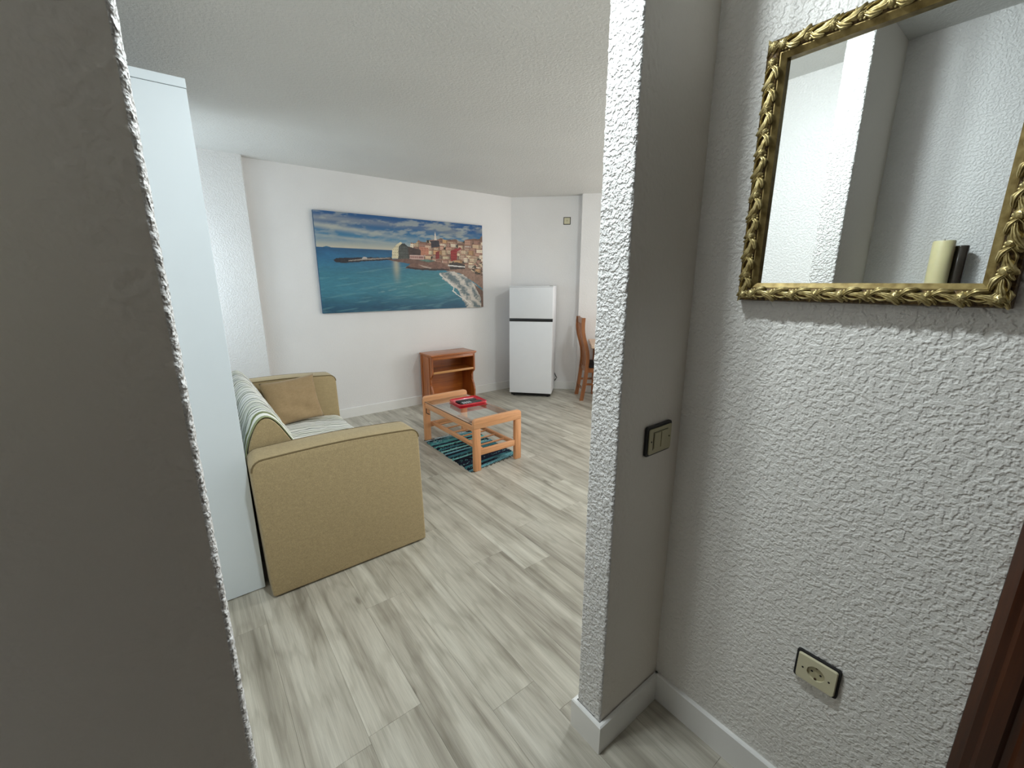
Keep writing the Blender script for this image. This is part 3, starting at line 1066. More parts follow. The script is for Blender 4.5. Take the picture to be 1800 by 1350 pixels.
G().box(-bx + 0.0115, bx - 0.0115, y0 + 0.001, y0 + 0.0158, 0.421, 0.447, 0.003).obj('shelf_edge', mt_pine_edge, st, True, 'pale worn front edge of the shelf')
G().box(-bx + 0.0115, bx - 0.0115, y0 + 0.001, y0 + 0.018, TOPZ - 0.066, TOPZ - 0.036, 0.003).obj('front_rail', mt_pine, st, True)
G().box(-bx + 0.0115, bx - 0.0115, y0 + 0.020, y1 - 0.0105, 0.062, 0.080).obj('bottom_shelf', mt_pine, st)

# ------------------------------------------------------------------ fridge
fx, fy = 3.300, 4.332
FA = R(-48.5)
fr_ = empty('refrigerator', (fx + 0.278 * math.cos(FA), fy + 0.278 * math.sin(FA), 0), FA, 'white two door refrigerator with a black handle band in the room corner', 'refrigerator')
FW, FD, FH = 0.278, 0.455, 1.430      # local y = depth
G().box(-FW, FW, 0.045, FD, 0.045, FH - 0.012, 0.004).obj('cabinet', mt_fridge, fr_, True)
G().box(-FW - 0.0005, FW + 0.0005, 0.002, FD, FH - 0.0115, FH, 0.003).obj('top_cover', mt_fridge, fr_, True)
G().box(-FW + 0.012, FW - 0.012, 0.036, 0.0445, 0.06, FH - 0.02).obj('gasket', mt_fridge_seal, fr_)
G().box(-FW + 0.001, FW - 0.001, 0.0, 0.0355, 0.052, 0.990, 0.006, 3).obj('door', mt_fridge, fr_, True)
G().box(-FW + 0.001, FW - 0.001, 0.0, 0.0355, 1.0285, FH - 0.0125, 0.006, 3).obj('door', mt_fridge, fr_, True)
G().box(-FW + 0.001, FW - 0.001, 0.006, 0.0355, 0.9915, 1.027, 0.002).obj('handle_band', mt_black, fr_, True, 'black recessed handle band between the doors')
G().box(-FW + 0.015, FW - 0.015, 0.05, 0.08, 0.010, 0.0445).obj('plinth', mt_dark, fr_)
for sx_ in (-1, 1):
    for yy in (0.07, FD - 0.05):
        G().cyl((sx_ * (FW - 0.05), yy, 0), (sx_ * (FW - 0.05), yy, 0.0448), 0.016, seg=12).obj('foot', mt_black, fr_)
G().box(FW - 0.05, FW - 0.01, 0.01, 0.03, FH, FH + 0.004, 0.001).obj('hinge_cover', mt_fridge_seal, fr_)


def on_oblique(t, d):
    """point on the oblique wall, t metres from the corner, d metres off the wall"""
    ux, uy = (EX - KX), (EY - KY)
    L = math.hypot(ux, uy)
    ux, uy = ux / L, uy / L
    return Vector((KX + ux * t + uy * d, KY + uy * t - ux * d, 0))


OB = math.atan2(EY - KY, EX - KX)
cb = [on_oblique(0.600, 0.05) + Vector((0, 0, 0.30)), on_oblique(0.615, 0.05) + Vector((0, 0, 0.245)), on_oblique(0.640, 0.055) + Vector((0, 0, 0.19)), on_oblique(0.652, 0.055) + Vector((0, 0, 0.175)),
      on_oblique(0.640, 0.055) + Vector((0, 0, 0.155)), on_oblique(0.615, 0.05) + Vector((0, 0, 0.12)), on_oblique(0.60, 0.045) + Vector((0, 0, 0.06)), on_oblique(0.57, 0.04) + Vector((0, 0, 0.006)), on_oblique(0.50, 0.04) + Vector((0, 0, 0.006))]
cab = G().tube(cb, 0.006, 8).obj('power_cord', mt_black, None, True)
tag(cab, 'black power cord looping out beside the refrigerator', 'cord')

# small square wall box high on the oblique wall
tb = on_oblique(0.733, 0)
bxo = empty('wall_outlet', (tb.x, tb.y, 2.252), OB, 'small square ivory outlet with dark rim high above the refrigerator', 'outlet')
G().box(-0.046, 0.046, -0.006, 0.0, -0.046, 0.046, 0.004).obj('rim', mt_dark, bxo)
G().box(-0.038, 0.038, -0.011, -0.0062, -0.038, 0.038, 0.003).obj('plate', mt_ivory, bxo)
G().cyl((0, -0.0112, 0.006), (0, -0.016, 0.006), 0.009, seg=14).box(-0.004, 0.004, -0.0145, -0.0112, -0.018, 0.002).obj('socket', mt_ivory_d, bxo)

# ------------------------------------------------------------------ dining chair and table at the right
ch = empty('dining_chair', (4.035, 3.695, 0), math.atan2(-0.818, -0.576), 'tall backed orange wooden dining chair with black seat, pushed in at the table', 'chair')
# local +y = facing direction, local x = along the back (towards the camera = +x)
CW = 0.165


def post_y(z):
    # S curve of the back, seen from the side
    if z < 0.45:
        return -0.055 * (1 - z / 0.45) ** 1.4
    t = (z - 0.45) / 0.6
    return -0.03 * math.sin(math.pi * t * 1.0) * 0.6 - 0.065 * t ** 2 + 0.018 * math.sin(2 * math.pi * t)


def post(x, wdt, dep, z0, z1, steps=18):
    g = G()
    rings = []
    for i in range(steps + 1):
        z = z0 + (z1 - z0) * i / steps
        y = post_y(z)
        rings.append([g.bm.verts.new((x + a * wdt / 2, y + b_ * dep / 2, z)) for a, b_ in ((-1, -1), (1, -1), (1, 1), (-1, 1))])
    for a, b_ in zip(rings, rings[1:]):
        for k in range(4):
            g.bm.faces.new((a[k], a[(k + 1) % 4], b_[(k + 1) % 4], b_[k]))
    g.bm.faces.new(rings[0][::-1]); g.bm.faces.new(rings[-1])
    bmesh.ops.bevel(g.bm, geom=[e_ for e_ in g.bm.edges if len(e_.link_faces) == 2 and e_.calc_face_angle(0) > 1.0], offset=0.004, segments=1, affect='EDGES')
    return g


for x in (-CW, CW):
    post(x, 0.034, 0.046, 0, 1.05).obj('rear_leg', mt_chair, ch)
for x in (-0.085, 0.0, 0.085):
    post(x, 0.040, 0.014, 0.40, 1.00).obj('back_slat', mt_chair, ch)
g = G().box(-CW + 0.016, CW - 0.016, -0.012, 0.012, -0.035, 0.035, 0.005)
o = g.obj('crest_rail', mt_chair, ch); o.location = (0, post_y(1.015), 1.012)
for x in (-0.17, 0.17):
    G().box(x - 0.018, x + 0.018, 0.36, 0.396, 0, 0.425, 0.004).obj('front_leg', mt_chair, ch)
    G().box(x - 0.010, x + 0.010, 0.012, 0.36, 0.365, 0.424, 0.003).obj('seat_rail', mt_chair, ch)
    G().box(x - 0.009, x + 0.009, -0.01, 0.362, 0.200, 0.226, 0.003).obj('stretcher', mt_chair, ch)
G().box(-CW + 0.017, CW - 0.017, -0.010, 0.010, 0.365, 0.424, 0.003).obj('seat_rail', mt_chair, ch)
G().box(-CW + 0.017, CW - 0.017, -0.040, -0.022, 0.120, 0.146, 0.003).obj('stretcher', mt_chair, ch)
G().box(-0.152, 0.152, 0.361, 0.395, 0.365, 0.424, 0.003).obj('seat_rail', mt_chair, ch)
G().box(-0.195, 0.195, 0.024, 0.410, 0.4255, 0.468, 0.014, 3).obj('seat', mt_seat, ch, True, 'black padded seat')

tt = empty('dining_table', (4.025 + 0.716 * 0.62 + 0.698 * -0.085, 3.695 - 0.698 * 0.62 + 0.716 * -0.085, 0), math.atan2(-0.716, -0.698), 'pale wooden dining table whose edge shows behind the chair', 'table')
G().box(-0.33, 0.33, -0.555, 0.555, 0.712, 0.742, 0.005).obj('table_top', mt_table, tt)
for sx_ in (-1, 1):
    G().box(sx_ * 0.28 - 0.012, sx_ * 0.28 + 0.012, -0.43, 0.43, 0.625, 0.7115, 0.003).obj('apron', mt_table, tt)
    for sy in (-1, 1):
        G().box(sx_ * 0.285 - 0.028, sx_ * 0.285 + 0.028, sy * 0.465 - 0.028, sy * 0.465 + 0.028, 0, 0.7115, 0.004).obj('leg', mt_chair, tt)
for sy in (-1, 1):
    G().box(-0.256, 0.256, sy * 0.465 - 0.012, sy * 0.465 + 0.012, 0.625, 0.7115, 0.003).obj('apron', mt_table, tt)

# ------------------------------------------------------------------ the printed panorama on the back wall
PL, PR_, PB, PT = 1.147, 3.130, 1.163, 2.167
PD = 0.030
pic = empty('wall_print', ((PL + PR_) / 2, BY - 0.001, PB), 0, 'wide unframed print of a seaside town hanging on the back wall', 'picture')
G().box(PL - pic.location.x, PR_ - pic.location.x, -PD, -0.001, 0, PT - PB, 0.001, 1).obj('panel', mt_canvas_edge, pic)
nu, nv = 560, 284
uu, vv = np.meshgrid(np.linspace(0, 1, nu), np.linspace(0, 1, nv))
asp = 2.0
img = np.zeros((nv, nu, 3))


def c3(*a):
    return np.array(srgb(*a)[:3])


def lerp(a, b, t):
    t = np.clip(t, 0, 1)[..., None]
    return a * (1 - t) + b * t


def mask(poly, wob=0.0, seed=0):
    x, y = uu, vv
    if wob:
        x = x + (fbm(uu * 40, vv * 40, 2, seed) - 0.5) * wob; y = y + (fbm(uu * 40, vv * 40, 2, seed + 7) - 0.5) * wob
    m_ = np.zeros(uu.shape, bool)
    n_ = len(poly)
    for k in range(n_):
        (xa, ya), (xb, yb2) = poly[k], poly[(k + 1) % n_]
        if ya == yb2:
            continue
        m_ ^= ((ya > y) != (yb2 > y)) & (x < (xb - xa) * (y - ya) / (yb2 - ya) + xa)
    return m_


def paint(poly, col, wob=0.004, var=0.25, seed=1, sc=90):
    mk = mask(poly, wob, seed)
    n_ = (1 - var + 2 * var * fbm(uu * sc, vv * sc * 0.6, 2, seed + 3))[..., None]
    img[mk] = (c3(*col) * n_)[mk]
    return mk


# sky
sky = lerp(c3(196, 190, 172), c3(64, 128, 164), (vv - 0.665) / 0.10)
sky = lerp(sky, c3(22, 84, 140), (vv - 0.76) / 0.16)
cl = fbm(uu * 7 + 1.5 * vv, (vv - 0.10 * uu) * 20, 4, 2)
cover = np.clip((vv - 0.72) / 0.1, 0, 1) * np.clip(0.35 + 0.75 * uu, 0, 1)
cl = 0.45 * cl + 0.55 * fbm(uu * 24, (vv - 0.12 * uu) * 40, 4, 77)
t = np.clip((cl - 0.49) / 0.14, 0, 1) * (0.35 + 0.65 * cover)
sky = lerp(sky, c3(170, 176, 172), t * 0.85)
for (va, slope, wd_, st_) in ((0.865, -0.16, 0.028, 0.75), (0.770, -0.10, 0.014, 0.5), (0.930, -0.02, 0.03, 0.45)):
    d_ = np.abs(vv - (va + slope * uu + 0.02 * (fbm(uu * 6, vv * 2, 2, 8) - 0.5)))
    sky = lerp(sky, c3(192, 190, 176), st_ * np.exp(-(d_ / wd_) ** 2) * np.clip(1.15 - 1.5 * uu, 0, 1))
grey = np.clip((fbm(uu * 9, vv * 16, 4, 55) - 0.40) / 0.25, 0, 1) * np.clip((uu - 0.55) / 0.25, 0, 1) * np.clip(1.1 - np.abs(vv - 0.90) / 0.09, 0, 1)
sky = lerp(sky, c3(140, 146, 148), 0.7 * grey)
img[:] = sky
# sea
sea = lerp(c3(18, 84, 128), c3(26, 104, 146), (0.655 - vv) / 0.08)
sea = lerp(sea, c3(46, 124, 146), (0.56 - vv) / 0.16)
sea = lerp(sea, c3(62, 132, 138), np.exp(-(((uu - 0.62) / 0.20) ** 2 + ((vv - 0.27) / 0.16) ** 2)) * 0.9)
sea = lerp(sea, c3(20, 84, 112), np.clip((0.16 - vv + 0.06 * fbm(uu * 8, vv * 8, 2, 3)) / 0.14, 0, 1))
n1 = fbm(uu * 10 + vv * 4, vv * 26 + uu * 3, 4, 12)
n2 = fbm(uu * 60 + vv * 20, vv * 110, 3, 15)
sea = sea * (0.70 + 0.36 * n1 + 0.30 * n2)[..., None]
sea = sea * 0.88 + 0.12 * sea.mean(-1, keepdims=True)
stk = np.clip((fbm(uu * 9, (vv - 0.22 * uu) * 46, 4, 14) - 0.58) / 0.14, 0, 1) * (vv < 0.5)
sea = lerp(sea, c3(116, 164, 168), 0.32 * stk)
stk2 = np.exp(-((vv - (0.205 + 0.36 * (uu - 0.31))) / 0.008) ** 2) * ((uu > 0.3) & (uu < 0.62))
sea = lerp(sea, c3(140, 172, 172), 0.5 * stk2 * np.clip((fbm(uu * 40, vv * 60, 3, 64) - 0.3) * 3, 0, 1))
refl_ = np.exp(-((uu - 0.415) / 0.018) ** 2) * np.clip((vv - 0.28) / 0.2, 0, 1) * (vv < 0.55)
sea = lerp(sea, c3(190, 180, 150), 0.75 * refl_)
img[vv < 0.656] = sea[vv < 0.656]
paint([(0.03, 0.655), (0.049, 0.668), (0.072, 0.656)], (60, 110, 140), 0)
# jetty, headland, town
paint([(0.077, 0.533), (0.094, 0.556), (0.223, 0.566), (0.391, 0.581), (0.397, 0.555), (0.268, 0.533), (0.147, 0.51), (0.087, 0.51)], (44, 42, 48), 0.012, 0.5, 3, 120)
paint([(0.154, 0.535), (0.234, 0.556), (0.385, 0.576), (0.385, 0.567), (0.245, 0.543), (0.153, 0.526)], (150, 140, 132), 0.003)
paint([(0.223, 0.548), (0.232, 0.575), (0.252, 0.572), (0.254, 0.553)], (190, 180, 172), 0.003)
TOWN = [(0.504, 0.704), (0.511, 0.746), (0.538, 0.742), (0.562, 0.782), (0.572, 0.763), (0.605, 0.761), (0.611, 0.785), (0.654, 0.792), (0.675, 0.794), (0.704, 0.817), (0.733, 0.801), (0.765, 0.808),
        (0.806, 0.816), (0.828, 0.794), (0.862, 0.794), (0.874, 0.82), (0.938, 0.836), (0.98, 0.838), (0.992, 0.871), (1.01, 0.878), (1.01, 0.384), (0.957, 0.41), (0.894, 0.473), (0.75, 0.53), (0.663, 0.548),
        (0.587, 0.57), (0.5, 0.575), (0.49, 0.6), (0.49, 0.675)]
paint([(0.66, 0.56), (1.01, 0.60), (1.01, 0.36), (0.957, 0.38), (0.894, 0.44), (0.74, 0.44), (0.69, 0.50)], (142, 114, 98), 0.004, 0.3, 41)
tm = mask(TOWN, 0.006, 4)
img[tm] = (c3(120, 92, 78) * (0.7 + 0.6 * fbm(uu * 60, vv * 40, 3, 6))[..., None])[tm]
tr = random.Random(23)
tcol = [(214, 190, 160), (226, 206, 172), (208, 176, 152), (204, 160, 138), (222, 192, 158), (204, 186, 172), (188, 146, 128), (232, 214, 190), (186, 160, 140), (168, 128, 112), (214, 168, 120)]
for row in range(9):
    base_v = 0.80 - row * 0.042
    u_ = 0.50 + tr.uniform(0, 0.03)
    while u_ < 1.0:
        wd_ = tr.uniform(0.022, 0.052) * (0.8 + 0.5 * u_)
        hh = tr.uniform(0.045, 0.085)
        vb = base_v + tr.uniform(-0.02, 0.02) + (u_ - 0.5) * 0.02
        c_ = tr.choice(tcol)
        bx_ = (uu >= u_) & (uu < u_ + wd_) & (vv >= vb - hh) & (vv < vb) & tm
        img[bx_] = c3(*c_) * tr.uniform(0.72, 1.08)
        sh_ = bx_ & (uu > u_ + wd_ * 0.72)
        img[sh_] *= 0.62
        rf_ = bx_ & (vv > vb - 0.010)
        img[rf_] = c3(160, 116, 98) * tr.uniform(0.7, 1.1)
        fu = ((uu - u_) / wd_ * max(2, round(wd_ / 0.011))) % 1.0
        fv = ((vv - vb + hh) / hh * max(2, round(hh / 0.024))) % 1.0
        wn_ = bx_ & ~rf_ & (fu > 0.34) & (fu < 0.68) & (fv > 0.25) & (fv < 0.72)
        img[wn_] *= 0.38
        u_ += wd_ + tr.uniform(0.0, 0.012)
        if tr.random() < 0.28:
            tb_ = (np.hypot((uu - u_) * 1.4, (vv - vb + hh * 0.7)) < tr.uniform(0.012, 0.024)) & tm
            img[tb_] = (c3(46, 44, 34) * (0.6 + 0.9 * fbm(uu * 120, vv * 90, 2, 9))[..., None])[tb_]
paint([(0.633, 0.782), (0.689, 0.788), (0.695, 0.722), (0.639, 0.705)], (54, 50, 58), 0.01, 0.4, 8)
paint([(0.659, 0.79), (0.663, 0.85), (0.667, 0.882), (0.671, 0.851), (0.676, 0.79)], (216, 204, 190), 0)
paint([(0.767, 0.68), (0.812, 0.714), (0.81, 0.577), (0.767, 0.558)], (156, 50, 48), 0.002, 0.15, 9)
paint([(0.666, 0.657), (0.691, 0.673), (0.689, 0.586), (0.665, 0.575)], (142, 52, 50), 0.002, 0.15, 10)
paint([(0.804, 0.695), (0.835, 0.729), (0.846, 0.711), (0.812, 0.671)], (150, 58, 60), 0.002)
paint([(0.56, 0.71), (0.62, 0.70), (0.62, 0.625), (0.57, 0.615)], (196, 132, 106), 0.003, 0.2, 31)
for (a_, b_, v0_, v1_, cu, cv) in ((0.767, 0.812, 0.57, 0.69, 4, 4), (0.666, 0.690, 0.585, 0.66, 2, 3), (0.565, 0.618, 0.63, 0.70, 5, 3)):
    fu = ((uu - a_) / (b_ - a_) * cu) % 1; fv = ((vv - v0_) / (v1_ - v0_) * cv) % 1
    img[(uu > a_) & (uu < b_) & (vv > v0_) & (vv < v1_) & (fu > 0.35) & (fu < 0.65) & (fv > 0.3) & (fv < 0.7)] *= 0.4
lh = paint([(0.397, 0.661), (0.424, 0.714), (0.447, 0.747), (0.459, 0.735), (0.436, 0.698), (0.432, 0.566), (0.391, 0.569)], (222, 210, 176), 0.003, 0.15, 11)
fu = (uu * 95) % 1; fv = (vv * 34) % 1
img[lh & (fu > 0.4) & (fu < 0.72) & (fv > 0.35) & (fv < 0.7) & (vv < 0.70)] *= 0.4
mh = paint([(0.436, 0.698), (0.459, 0.735), (0.491, 0.703), (0.494, 0.57), (0.429, 0.562)], (78, 80, 76), 0.003, 0.3, 12)
img[mh & (fu > 0.4) & (fu < 0.72) & (fv > 0.35) & (fv < 0.7)] *= 1.7
paint([(0.491, 0.703), (0.569, 0.675), (0.568, 0.614), (0.5, 0.582), (0.494, 0.57)], (74, 58, 54), 0.003, 0.3, 13)
paint([(0.47, 0.735), (0.491, 0.703), (0.494, 0.69), (0.45, 0.72)], (52, 56, 58), 0.003)
paint([(0.366, 0.556), (0.5, 0.572), (0.587, 0.568), (0.663, 0.55), (0.692, 0.539), (0.499, 0.515), (0.384, 0.546)], (116, 88, 78), 0.006, 0.35, 14)
te = paint([(0.498, 0.611), (0.588, 0.613), (0.587, 0.567), (0.497, 0.569)], (214, 180, 168), 0.001, 0.1, 15)
img[te & (((uu * 110) % 1) > 0.35) & (vv > 0.578) & (vv < 0.602)] = c3(128, 78, 74)
paint([(0.553, 0.556), (0.615, 0.569), (0.664, 0.556), (0.614, 0.541)], (90, 120, 110), 0.012, 0.5, 16)
paint([(0.468, 0.469), (0.499, 0.517), (0.593, 0.534), (0.692, 0.546), (0.764, 0.481), (0.749, 0.453), (0.557, 0.452)], (124, 92, 80), 0.008, 0.35, 17)
paint([(0.468, 0.469), (0.48, 0.485), (0.56, 0.47), (0.72, 0.47), (0.76, 0.46), (0.749, 0.450), (0.557, 0.449)], (60, 46, 44), 0.010, 0.4, 18)
paint([(0.548, 0.512), (0.592, 0.494), (0.634, 0.478), (0.63, 0.466), (0.585, 0.481)], (180, 160, 146), 0.002)
paint([(0.764, 0.456), (0.832, 0.471), (0.894, 0.473), (0.957, 0.41), (1.01, 0.384), (1.01, 0.215), (0.925, 0.317), (0.847, 0.405)], (146, 116, 100), 0.008, 0.3, 19)
aw = paint([(0.754, 0.536), (0.81, 0.552), (0.867, 0.523), (0.867, 0.472), (0.76, 0.462)], (66, 58, 54), 0.003, 0.6, 20, 160)
paint([(0.746, 0.517), (0.867, 0.502), (0.867, 0.490), (0.746, 0.502)], (226, 222, 216), 0.001, 0.05)
sfm = mask([(0.686, 0.416), (0.771, 0.446), (0.846, 0.405), (0.924, 0.31), (1.01, 0.205), (1.01, -0.01), (0.866, -0.01), (0.836, 0.147), (0.798, 0.239), (0.717, 0.329)], 0.03, 22)
sdist = (uu - 0.69) * 0.55 - (0.42 - vv) * 0.30
fm = 0.45 * fbm(uu * 34 + vv * 16, vv * 30 - uu * 18, 4, 25) + 0.30 * fbm(uu * 90, vv * 70, 3, 26) + 0.25 * (0.5 + 0.5 * np.sin(sdist * 120 + 7 * fbm(uu * 9, vv * 9, 3, 28)))
foam = lerp(c3(104, 118, 122), c3(208, 200, 190), (fm - 0.36) / 0.24)
img[sfm] = foam[sfm]
edge_ = np.abs(uu - (0.70 + 0.20 * np.clip((0.40 - vv) / 0.4, 0, 1) + 0.014 * np.sin(vv * 26) + 0.03 * (fbm(uu * 20, vv * 24, 3, 61) - 0.5)))
img[:] = np.where(((edge_ < 0.005 * (0.4 + 1.2 * fbm(uu * 30, vv * 40, 2, 62))) & (vv < 0.41) & (vv > 0.04))[..., None], c3(222, 218, 210), img)
paint([(0.93, 0.29), (1.01, 0.19), (1.01, -0.01), (0.978, -0.01), (0.985, 0.12)], (122, 98, 86), 0.012, 0.3, 27)
sk = (fbm(uu * 90, vv * 60, 2, 33) > 0.66) & mask([(0.89, 0.52), (1.0, 0.56), (1.0, 0.37), (0.94, 0.42)])
img[sk] = c3(52, 46, 36)
img = np.clip(img * 0.92, 0, 1)
Xp = PL - pic.location.x + uu * (PR_ - PL)
Zp = vv * (PT - PB)
grid_mesh('print', Xp, np.full_like(Xp, -PD - 0.0006), Zp, img, mt_print, pic, False, False, 'printed photograph of a blue bay and pastel houses')

# ------------------------------------------------------------------ gilded mirror on the hall wall
MY0, MY1, MZ0, MZ1 = 0.058, 0.531, 1.434, 2.013
mr = empty('wall_mirror', (RX, (MY0 + MY1) / 2, (MZ0 + MZ1) / 2), 0, 'rectangular mirror in a carved gilt frame hanging on the hall wall', 'mirror')
hw, hh = (MY1 - MY0) / 2, (MZ1 - MZ0) / 2
FWD = 0.0435
# cross-section: distance from the outer edge, height off the wall
sec = [(0.0, 0.001), (0.0, 0.020), (0.003, 0.027), (0.009, 0.0305), (0.017, 0.0325), (0.024, 0.0315), (0.029, 0.0295), (0.031, 0.0265), (0.033, 0.0265), (0.0435, 0.018), (0.0435, 0.004)]
NB = 8      # points of the carved band; the rest is the lip


def frame_side(ax, s_):
    """ax 'y': horizontal side, 'z': vertical side; s_ = which end (+1/-1)"""
    band_v, band_f, lip_v, lip_f = [], [], [], []
    def pt(along, w_, h):
        if ax == 'y':
            L_ = hw - w_
            return (-h, along * L_, s_ * (hh - w_))
        L_ = hh - w_
        return (-h, s_ * (hw - w_), along * L_)
    o_ = []
    for (lo, hi_, nm, mat) in ((0, NB, 'frame_side', mt_bronze), (NB - 1, len(sec), 'frame_lip', mt_lip)):
        V_, F_ = [], []
        ss = sec[lo:hi_]
        for w_, h in ss:
            V_.append(pt(-1, w_, h)); V_.append(pt(1, w_, h))
        for k in range(len(ss) - 1):
            F_.append((2 * k, 2 * k + 1, 2 * k + 3, 2 * k + 2))
        ob = pyd(nm, V_, F_, mat, mr if not o_ else o_[0], True)
        ob.data.set_sharp_from_angle(angle=R(35))
        o_.append(ob)
    return o_[0]


# a carved leaf: S-curved with ribs; local x = along the side, y = across, z = out of the frame
def leaf_mesh(name, L, Wd, hgt, bend, ribs):
    nu_, nv_ = 15, 13
    V_, F_ = [], []
    for i in range(nu_):
        t = i / (nu_ - 1)
        wv2 = Wd * (math.sin(math.pi * min(1, t * 0.96 + 0.04)) ** 0.75) * (1 - 0.45 * t) * (1 + 0.14 * math.sin(t * 6 * math.pi))
        cy_ = bend * math.sin(t * math.pi * 1.15)
        for j in range(nv_):
            s2 = -1 + 2 * j / (nv_ - 1)
            z = hgt * (1 - abs(s2) ** 2.6) * (0.45 + 0.55 * math.sin(math.pi * t ** 0.8)) + hgt * 0.30 * math.cos(s2 * ribs * math.pi + 1.2 * t) * (1 - abs(s2) ** 2) - hgt * 0.25 * t ** 3
            V_.append((-L / 2 + L * t, cy_ + wv2 * s2, z))
    for i in range(nu_ - 1):
        for j in range(nv_ - 1):
            a = i * nv_ + j
            F_.append((a, a + nv_, a + nv_ + 1, a + 1))
    me = bpy.data.meshes.new(name)
    me.from_pydata(V_, [], F_); me.update()
    me.materials.append(mt_gold)
    me.polygons.foreach_set('use_smooth', [True] * len(me.polygons))
    return me


def bud_mesh(name, r, k):
    g = G()
    prof = [(r * math.cos(t) * 1.0, r * 0.75 * math.sin(t)) for t in np.linspace(-0.2, math.pi / 2 - 0.05, 6)] + [(0, r * 0.75)]
    g.lathe(prof, 12)
    me = bpy.data.meshes.new(name)
    for v_2 in g.bm.verts:
        an = math.atan2(v_2.co.y, v_2.co.x)
        v_2.co.z += 0.10 * r * math.cos(an * k)
    g.bm.to_mesh(me); g.bm.free()
    me.materials.append(mt_gold)
    me.polygons.foreach_set('use_smooth', [True] * len(me.polygons))
    return me


leaves = [leaf_mesh('carved_leaf_long', 0.050, 0.0098, 0.0074, 0.0050, 4), leaf_mesh('carved_leaf_curl', 0.038, 0.0078, 0.0066, -0.0050, 3),
          leaf_mesh('carved_leaf_short', 0.026, 0.0060, 0.0058, 0.0030, 2), leaf_mesh('carved_stem', 0.040, 0.0030, 0.0062, 0.0060, 1)]
buds = [bud_mesh('carved_bud', 0.0078, 5), bud_mesh('carved_berry', 0.0034, 0), bud_mesh('carved_rose', 0.0105, 6)]
fr2 = random.Random(3)


def carve(side, me, name, ax, s_, along, w_, ang, sc=1.0, flip=1):
    o = bpy.data.objects.new(name, me)
    C.objects.link(o)
    o.parent = side
    h = float(np.interp(w_, [a for a, _ in sec[1:NB]], [b_ for _, b_ in sec[1:NB]])) - 0.0012
    # local axes: X along the side, Y from outer edge inwards, Z off the wall (-x world)
    if ax == 'y':
        X_, Y_ = Vector((0, 1, 0)), Vector((0, 0, -s_))
        p = Vector((-h, along, s_ * (hh - w_)))
    else:
        X_, Y_ = Vector((0, 0, 1)), Vector((0, -s_, 0))
        p = Vector((-h, s_ * (hw - w_), along))
    Z_ = Vector((-1, 0, 0))
    ca, sa = math.cos(ang), math.sin(ang)
    A = X_ * ca + Y_ * sa
    B = (Y_ * ca - X_ * sa) * flip
    m4 = Matrix.Identity(4)
    for r_i in range(3):
        m4[r_i][0] = A[r_i] * sc; m4[r_i][1] = B[r_i] * sc; m4[r_i][2] = Z_[r_i] * sc; m4[r_i][3] = p[r_i]
    o.matrix_local = m4
    return o


for ax, s_ in (('y', -1), ('y', 1), ('z', -1), ('z', 1)):
    sd = frame_side(ax, s_)
    L_ = (hw if ax == 'y' else hh) - 0.016
    if ax == 'y':
        for e_ in (-1, 1):
            carve(sd, buds[2], 'carved_flower', ax, s_, e_ * (hw - 0.0175), 0.0165, 0.4, 1.05)
            carve(sd, leaves[2], 'carved_leaf', ax, s_, e_ * (hw - 0.012), 0.0080, R(-45 * e_), 1.0, 1)
            carve(sd, leaves[1], 'carved_leaf', ax, s_, e_ * (hw - 0.028), 0.0230, R(45 * e_), 0.9, 1)
            carve(sd, leaves[2], 'carved_leaf', ax, s_, e_ * (hw - 0.0075), 0.0240, R(80), 0.9, 1)
            carve(sd, leaves[2], 'carved_leaf', ax, s_, e_ * (hw - 0.028), 0.0080, R(8), 1.0, 1)
    dirn = 1
    a_ = -L_ + 0.018
    kk = 0
    while a_ < L_ - 0.020:
        carve(sd, leaves[0], 'carved_leaf', ax, s_, a_, 0.0145 + fr2.uniform(-0.001, 0.001), R(24) + fr2.uniform(-.12, .12) + (math.pi if dirn < 0 else 0), fr2.uniform(0.95, 1.15), dirn)
        carve(sd, leaves[1], 'carved_leaf', ax, s_, a_ + 0.014, 0.0215, R(-26) + fr2.uniform(-.15, .15), fr2.uniform(0.95, 1.15), -dirn)
        carve(sd, leaves[3], 'carved_leaf', ax, s_, a_ + 0.010, 0.0165, R(10) + fr2.uniform(-.2, .2), fr2.uniform(0.9, 1.1), -dirn)
        carve(sd, leaves[2], 'carved_leaf', ax, s_, a_ + 0.026, 0.0108, R(30) + fr2.uniform(-.25, .25), 1.0, dirn)
        if kk % 2 == 0:
            carve(sd, buds[2], 'carved_flower', ax, s_, a_ + 0.031, 0.0175, fr2.uniform(0, 3), 1.0)
        else:
            carve(sd, buds[0], 'carved_bud', ax, s_, a_ + 0.031, 0.0195, fr2.uniform(0, 3), 1.0)
            carve(sd, leaves[2], 'carved_leaf', ax, s_, a_ + 0.036, 0.0120, R(-60), 0.9, 1)
        for bq in range(3):
            carve(sd, buds[1], 'carved_berry', ax, s_, a_ + 0.018 + bq * 0.0062, 0.0262 + (bq % 2) * 0.001, 0, 1.0)
        a_ += 0.0465
        kk += 1
G().box(-0.0035 - 0.0045, -0.0045, -hw + FWD - 0.003, hw - FWD + 0.003, -hh + FWD - 0.003, hh - FWD + 0.003).obj('mirror_glass', mt_mirror, mr)
G().box(-0.0040, -0.001, -hw + 0.01, hw - 0.01, -hh + 0.01, hh - 0.01).obj('back_board', mt_dark, mr)

